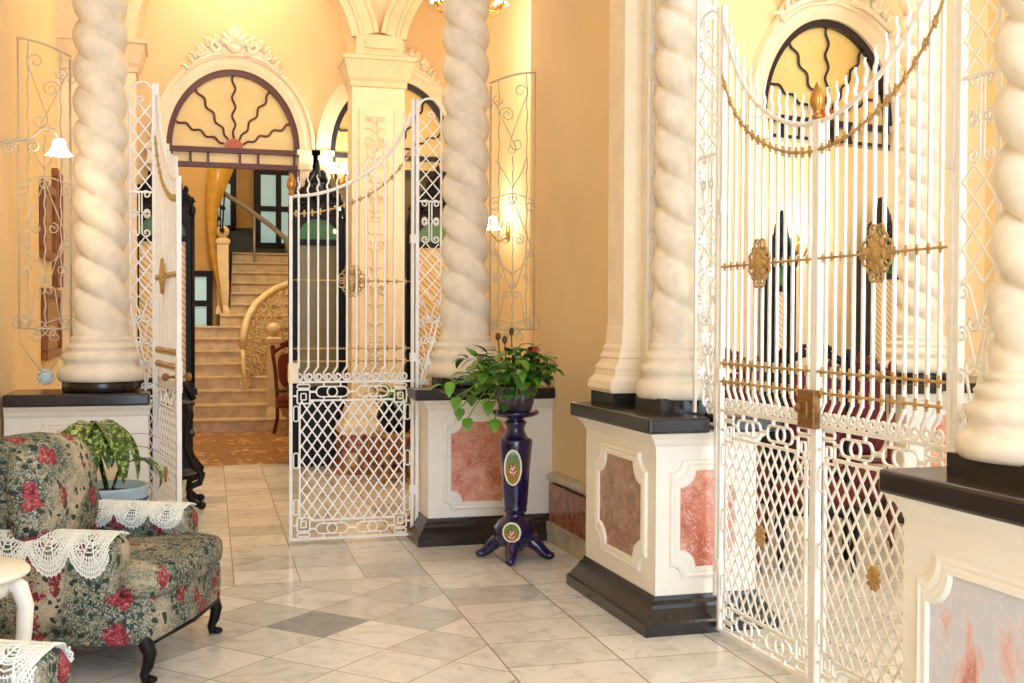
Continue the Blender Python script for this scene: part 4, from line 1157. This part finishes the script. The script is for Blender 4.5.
# ------------------------------------------------------------------ lamps
def point(name, loc, power, color, r=.08, parent=None):
    l = bpy.data.lights.new(name, 'POINT'); l.energy = power; l.color = color[:3]; l.shadow_soft_size = r
    o = bpy.data.objects.new(name, l); COL.objects.link(o); o.location = loc
    if parent: o.parent = parent
    return o
WARM = (1.0, .88, .69)
def bell(m, c, r=.085, h=.11, n=40):
    prof = [(.25, 1), (.42, .95), (.55, .75), (.62, .5), (.78, .22), (1.0, .02), (1.04, 0), (.96, .03), (.72, .25), (.55, .5)]
    rings = []
    for a, z in prof:
        k = max(0, (a - .6)) * .35
        rings.append([(c[0] + r * a * (1 + k * cos(8 * t)) * cos(t), c[1] + r * a * (1 + k * cos(8 * t)) * sin(t), c[2] + h * z - k * .1 * h * cos(8 * t)) for t in [2 * PI * i / n for i in range(n)]])
    m.stack(rings, False, True)
s1 = empty('wall_sconce', 'lit bell-shaped glass sconce on a scrolled arm at the left wall', 'lamp', (-1.0, 7.02, 2.44))
m = MB(); m.lathe([(0, -.0), (.05, 0), (.05, .01), (0, .02)], n=16)
m = MB(); m.ball((.01, 0, .02), .012, .05, .07)
m.tube([(p[0] + .0, 0, p[2]) for p in sscroll(.04, .0, .22, .05, .035, 1)], .007, 6); m.tube(spiral(.1, -.0, .04, .012, 0, 1.3), .006, 6)
m.tube([(.0, 0, .03), (.12, 0, .05), (.22, 0, .06), (.28, 0, .12), (.34, 0, .12), (.36, 0, .08)], .008, 8); m.build('scroll_arm', 'iron_dull', s1)
m = MB(); bell(m, (.37, 0, -.03), .066, .095); m.build('glass_shade', 'lamp', s1)
point('sconce_bulb', (.36, 0, -.06), 3.5, WARM, .06, s1)
s2 = empty('wall_sconce', 'sparkling white glass sconce between carved mirror and pier', 'lamp', (1.64, 11.88, 2.92))
m = MB(); m.ball((0, -.02, 0), .05, .03, .12)
for s in (-1, 0, 1): m.tube([(0, -.03, -.05), (s * .06, -.12, -.1), (s * .1, -.16, -.02), (s * .1, -.16, .05)], .008, 6)
m.build('bracket', 'brass', s2)
for s in (-1, 0, 1):
    m = MB(); bell(m, (s * .1, -.16, .04), .06, .1); m.build('glass_tulip', 'lamp', s2)
m = MB()
for k in range(26):
    a = r2.uniform(0, 2 * PI); m.ball((.13 * cos(a), -.14 + .05 * sin(a), -.16 - .4 * r2.random()), .012, .012, .024, 6, 4)
m.build('crystal_drop', 'lamp', s2)
point('sconce_bulb', (0, -.28, .12), 12, WARM, .05, s2)
s3 = empty('wall_sconce', 'glowing wall sconce behind the right scroll grille', 'lamp', (2.97, 10.25, 2.3))
m = MB(); m.ball((-.01, 0, 0), .02, .05, .1); m.tube([(0, 0, -.05), (-.1, 0, -.1), (-.16, 0, -.04), (-.16, 0, .02)], .01, 6); m.build('bracket', 'brass', s3)
m = MB(); bell(m, (-.16, 0, .01), .08, .12); m.build('glass_shade', 'lamp', s3)
point('sconce_bulb', (-.18, -.02, .14), 16, WARM, .06, s3)
s4 = empty('wall_sconce', 'lit sconce on the side room wall behind the double gate', 'lamp', (*sw(-.17, 0), 2.12), SA)
m = MB(); m.ball((0, -.01, 0), .04, .02, .09); m.tube([(0, 0, -.05), (0, -.1, -.1), (0, -.15, -.03), (0, -.15, .02)], .01, 6); m.build('bracket', 'brass', s4)
m = MB(); bell(m, (0, -.15, .01), .07, .11); m.build('glass_shade', 'lamp', s4)
point('sconce_bulb', (0, -.2, .14), 9, WARM, .05, s4)
ch = empty('chandelier', 'brass chandelier at the top of the photo behind the right twisted column', 'chandelier', (2.38, 9.4, 4.05))
m = MB(); m.lathe([(0, -.02), (.03, 0), (.05, .06), (.03, .1), (.04, .2), (.02, .3), (.02, 1.5)], n=14); m.build('stem', 'brass', ch)
for k in range(6):
    a = 2 * PI * k / 6 + .35; m = MB(); f = lambda r, z: (r * cos(a), r * sin(a), z)
    m.tube([f(.03, .1), f(.12, .02), f(.22, .0), f(.3, .05), f(.31, .1)], .011, 6)
    m.tube([f(p[0], p[2]) for p in spiral(.16, .08, .05, .012, 0, 1.2)], .009, 6); m.lathe([(0, 0), (.04, .01), (.045, .03), (.02, .02)], f(.31, .1), 12); m.build('arm', 'brass', ch)
    m = MB(); bell(m, f(.31, .12), .06, .1); m.build('glass_shade', 'lamp', ch)
point('chandelier_glow', (2.38, 9.4, 3.9), 42, WARM, .3)
point('hall_fill', (.5, 9.7, 4.7), 42, WARM, .3)  # added unseen light that brightens the hall; no pendant hangs here
point('hall_back_fill', (.6, 11.62, 5.3), 20, WARM, .1)  # unseen light added behind the arcade to keep the back wall bright
point('stair_fill', (.6, 15.0, 4.6), 190, (1.0, .88, .64), .3)  # fill light added for the stair hall, with no fitting of its own
point('side_room_fill', (4.9, 5.4, 4.6), 105, (1, .9, .72), .3)  # unseen light put in to brighten the side room

# ------------------------------------------------------------------ pictures on the left wall of the hall
def picture(label, y0, y1, z0, z1):
    e = empty('picture_frame', label, 'picture', (-1.0, (y0 + y1) / 2, (z0 + z1) / 2)); h, v = (y1 - y0) / 2, (z1 - z0) / 2
    m = MB(); w = .07
    for a in ((-h, -v, h, -v + w), (-h, v - w, h, v), (-h, -v + w, -h + w, v - w), (h - w, -v + w, h, v - w)): m.box(0, a[0], a[1], .05, a[2], a[3])
    m.build('frame', 'wood', e, bevel=.008)
    m = MB(); m.box(0, -h + w, -v + w, .02, h - w, v - w); m.build('canvas', 'carved', e)
picture('upper wooden picture frame seen through the left scroll grille', 9.5, 10.35, 1.95, 2.55)
picture('tall brown wooden frame beside the left twisted column', 10.45, 10.95, 1.75, 2.75)
picture('lower wooden picture frame seen through the left scroll grille', 9.6, 10.8, 1.15, 1.72)

# ------------------------------------------------------------------ stair hall behind the doorway
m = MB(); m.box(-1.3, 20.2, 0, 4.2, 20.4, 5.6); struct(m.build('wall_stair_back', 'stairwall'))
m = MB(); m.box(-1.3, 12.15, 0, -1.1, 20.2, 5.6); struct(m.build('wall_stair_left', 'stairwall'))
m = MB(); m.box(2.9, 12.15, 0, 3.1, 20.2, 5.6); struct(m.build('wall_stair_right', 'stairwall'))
m = MB(); m.box(-1.4, 12.3, 5.6, 4.3, 20.5, 5.75); struct(m.build('ceiling_stair', 'ceil'))
m = MB(); m.box(-1.1, 18.0, 0, .62, 18.2, 5.6); struct(m.build('wall_stair_inner', 'stairwall'))
st = empty('staircase', 'worn cream marble staircase rising beyond the brown framed doorway', 'staircase', (.9, 15.3, 0))
for k in range(15):
    z1 = .17 * (k + 1); y0 = .29 * k
    xl = -.9 if k < 8 else -.9 + .62 * min(1, (k - 7) / 2) + .02 * k
    if k >= 8: xl = max(xl, -.26)
    xr = .5 if k == 0 else (.42 if k == 1 else .3 + .06 * k) if k < 14 else 1.9
    if k >= 7: xr = 1.95
    m = MB(); m.box(xl, y0 + .02, 0, xr, y0 + .4 if k < 14 else 4.85, z1 - .035); m.prism([(0, z1 - .035), (-.015, z1 - .03), (-.02, z1 - .017), (-.015, z1 - .004), (0, z1), (.4, z1), (.4, z1 - .035)][::-1], xl, xr, lambda a, b, c: (c, y0 + a, b))
    m.build('step', 'marble_step', st)
def newel(label, loc, h, s=1):
    e = empty('newel_post', label, 'newel post', loc); m = MB(); q = .09 * s
    def r(o, z): return [(-o, -o, z), (o, -o, z), (o, o, z), (-o, o, z)]
    m.stack([r(q * 1.15, 0), r(q * 1.15, .06), r(q * .85, .14), r(q, .34), r(q, h * .42), r(q * .95, h * .43), r(q * .95, h * .86), r(q * 1.15, h * .88), r(q * 1.2, h * .92), r(q * .6, h * .95)]); m.build('post', 'banister', e)
    m = MB(); m.ball((0, 0, h + .03 * s), .1 * s, .1 * s, .1 * s, 16, 10); m.build('ball_cap', 'banister', e)
newel('front cream newel post with ball cap on the lowest stair', (1.25, 15.48, .17), 1.13, .95)
newel('upper cream newel post with ball cap halfway up the staircase', (.69, 17.93, 1.53), 1.22)
bn = empty('banister', 'cream curved banister with filigree scrolls beside the front newel post', 'banister', (1.0, 16.4, 0))
rail = [(.93, 15.9, .5), (.885, 15.92, .8), (.88, 15.98, 1.08), (.90, 16.05, 1.3), (.96, 16.2, 1.5), (1.08, 16.35, 1.68), (1.22, 16.5, 1.8), (1.38, 16.7, 1.9), (1.62, 16.95, 1.99), (1.9, 17.2, 2.1)]
rl = [(x - 1.0, y - 16.4, z) for x, y, z in rail]
m = MB(); m.tube(rl[2:], .05, 10); m.tube(rl[:3], .03, 8); m.build('handrail', 'banister', bn)
m = MB()
for i in range(2, 9):
    for u in (0, .5):
        x, y, z = (rl[i][q] + (rl[i + 1 if i < 9 else i][q] - rl[i][q]) * u for q in range(3)); zb = .22 + .1 * i
        n = 5
        for k in range(n):
            zz = zb + (z - zb) * (k + .5) / n
            m.tube([(x + p[0], y, p[2]) for p in spiral(.03, zz, .07, .015, k * 1.3 + i, 1.2, 16)], .012, 5)
        m.tube([(x, y, zb), (x, y, z)], .013, 5)
m.build('filigree', 'banister', bn)
hr = empty('handrail', 'grey metal handrail crossing before the teal windows', 'handrail', (.62, 18.6, 3.2))
m = MB(); m.tube([(.0, .2, .33), (.5, .5, .05), (.9, .8, -.2), (1.15, .9, -.4), (1.2, .9, -.62)], .04, 8); m.build('rail', 'steel', hr)
m = MB(); m.tube([(.62, .6, 0), (.62, .6, -1.1)], .02, 6); m.build('rail_post', 'steel', hr)
sf = empty('curved_stringer', 'yellow varnished curved side of the upper stair flight', 'stringer', (.55, 17.75, 2.5))
m = MB(); A = [(-.05, 1.35), (-.1, .9), (-.1, .45), (-.06, .0), (.01, -.35), (.09, -.75), (.12, -.92)]; B = [(.38, 1.42), (.22, 1.0), (.07, .6), (.03, .1), (.07, -.3), (.12, -.7), (.14, -.92)]
rings = [[(ax, -.02, az), (bx, .0, bz), (bx, .1, bz), (ax, .1, az)] for (ax, az), (bx, bz) in zip(A, B)]
m.stack(rings, True, True); m.build('curved_board', 'yellow_wood', sf)
m = MB()
for k in range(4): m.tube([(p[0], .05, p[2]) for p in sscroll(.1, .3 + .17 * k, .11, .45 + .17 * k, .035, 1 if k % 2 else -1)], .011, 5)
m.tube([(.17, .05, .95), (.13, .05, .25)], .012, 6); m.build('scroll_baluster', 'black', sf)
def stair_window(n, x0, x1, z0, z1, y, nx=1, nz=1):
    r = sroot('window_%d' % n); r.location = (0, y, 0)
    m = MB(); m.box(x0, 0, z0, x1, .03, z1); m.build('pane', 'teal_glass', r)
    m = MB(); t = .045
    for i in range(nx + 1): x = x0 + (x1 - x0) * i / nx; m.box(x - t * (1.6 if i == 0 else 1), -.05, z0 - t, x + t, .02, z1 + t)
    for i in range(nz + 1): z = z0 + (z1 - z0) * i / nz; m.box(x0, -.04, z - t, x1, .02, z + t)
    m.build('window_frame', 'black', r)
stair_window(4, 1.363, 2.05, 2.72, 4.6, 20.15, 2, 3)
stair_window(5, .66, .95, 3.0, 4.6, 20.15, 1, 2)
stair_window(6, .18, .50, 1.25, 2.14, 17.96, 1, 2)
m = MB(); m.box(.62, 20.1, 1.9, 1.30, 20.2, 3.0); m.box(1.30, 20.12, 2.0, 2.9, 20.2, 2.66); m.box(2.82, 17.5, 0, 2.9, 20.2, 2.9); struct(m.build('trim_7', 'greenwall'))
m = MB(); m.box(1.0, 20.05, 3.0, 1.22, 20.2, 5.6); struct(m.build('trim_8', 'stairwall'))
m = MB(); m.box(1.13, 11.93, 0, 1.19, 12.1, 3.02); struct(m.build('trim_9', 'brown'))

def chair(label, loc, rz, wood, cloth, h=1.2, arms=False):
    e = empty('carved_chair', label, 'chair', loc, rz)
    m = MB(); P = [(.24 * math.copysign(abs(cos(t)) ** .5, cos(t)), .23 * math.copysign(abs(sin(t)) ** .5, sin(t))) for t in [2 * PI * i / 24 for i in range(24)]]
    m.stack([[(x, y, .40) for x, y in P], [(x * 1.02, y * 1.02, .44) for x, y in P], [(x * .97, y * .97, .485) for x, y in P], [(x * .7, y * .7, .5) for x, y in P]], True, True); m.build('seat', cloth, e)
    m = MB(); m.stack([[(x * 1.02, y * 1.02, .34) for x, y in P], [(x * 1.02, y * 1.02, .40) for x, y in P]], True, True); m.build('seat_rail', wood, e)
    for s in (-1, 1):
        m = MB(); m.tube([(s * .2, -.2, .38), (s * .225, -.22, .28), (s * .2, -.2, .12), (s * .215, -.22, .02)], .028, 8, taper=.6); m.build('leg', wood, e)
        m = MB(); m.tube([(s * .2, .26, 0), (s * .19, .2, .2), (s * .19, .2, .45), (s * .2, .23, .8), (s * .21, .28, h - .06), (s * .2, .29, h)], .024, 8); m.ball((s * .2, .29, h), .03, .03, .045); m.build('back_post', wood, e)
        if arms:
            m = MB(); m.tube([(s * .2, .24, .72), (s * .25, .1, .72), (s * .25, -.08, .7), (s * .24, -.1, .6), (s * .24, -.06, .42)], .022, 8); m.build('armrest', wood, e)
    m = MB(); rings = []
    for d, sc in ((0, .92), (-.03, 1), (-.045, .9), (-.05, .4)):
        rings.append([(.165 * sc * math.copysign(abs(cos(t)) ** .6, cos(t)), .245 + d + .05 * (sin(t)), .55 + (h - .6) / 2 + (h - .66) / 2 * sc * math.copysign(abs(sin(t)) ** .6, sin(t))) for t in [2 * PI * i / 24 for i in range(24)]])
    m.stack(rings, True, True); m.build('back_pad', cloth, e)
    m = MB(); m.tube([(-.2, .28, h - .06), (-.1, .28, h + .0), (0, .28, h + .03), (.1, .28, h), (.2, .28, h - .06)], .026, 8)
    for s in (-1, 1): m.tube([(s * p[0], .27, p[2]) for p in spiral(.06, h + .03, .035, .01, 0, 1.2, 14)], .014, 6)
    m.ball((0, .27, h + .06), .03, .02, .04); m.build('carved_crest', wood, e)
    m = MB(); m.tube([(-.2, .22, .54), (.2, .22, .54)], .02, 6); m.build('back_rail', wood, e)
    return e
chair('dark red wooden chair behind the front newel post in the stair hall', (1.52, 14.9, 0), .5, 'redwood', 'redwood', 1.1)
chair('crimson high-backed chair seen through the far leaf of the double gate', (3.12, 6.25, 0), -.35, 'redwood', 'red', 1.22)
chair('crimson chair beside the first one deeper behind the far gate leaf', (3.62, 7.05, 0), -.35, 'redwood', 'red', 1.2)
chair('dark carved chair with crimson seat behind the closing stiles of the double gate', (3.72, 6.15, 0), -.5, 'black', 'red', 1.27)
chair('crimson carved chair behind the near leaf of the double gate', (4.35, 6.65, 0), -.6, 'redwood', 'red', 1.18)
chair('bright scarlet low armchair near the right post of the double gate', (4.15, 5.35, 0), -2.3, 'carved', 'scarlet', .92, True)

# ------------------------------------------------------------------ daylight, camera, output
w = bpy.data.worlds.new('sky'); SC.world = w; w.use_nodes = True
w.node_tree.nodes['Background'].inputs[0].default_value = (.77, .925, 1.16, 1); w.node_tree.nodes['Background'].inputs[1].default_value = 5.6

cam = bpy.data.cameras.new('camera'); co = bpy.data.objects.new('camera', cam); COL.objects.link(co)
yaw, pitch, roll = .2848, -.0207, .0042
fwd = Vector((sin(yaw) * cos(pitch), cos(yaw) * cos(pitch), sin(pitch))); right = Vector((cos(yaw), -sin(yaw), 0)); up = right.cross(fwd)
r_ = right * cos(roll) + up * sin(roll); u_ = up * cos(roll) - right * sin(roll)
mt = Matrix((r_, u_, -fwd)).transposed().to_4x4(); mt.translation = Vector((0, 0, 1.5)); co.matrix_world = mt
cam.sensor_width = 36; cam.lens = 36 * 1151 / 1024; cam.clip_start = .05
SC.camera = co
SC.view_settings.view_transform = 'Standard'; SC.view_settings.look = 'None'; SC.view_settings.gamma = 1; SC.view_settings.use_curve_mapping = False
SC.view_settings.exposure = 0.0
SC.cycles.max_bounces = 8; SC.cycles.diffuse_bounces = 5; SC.cycles.transparent_max_bounces = 8
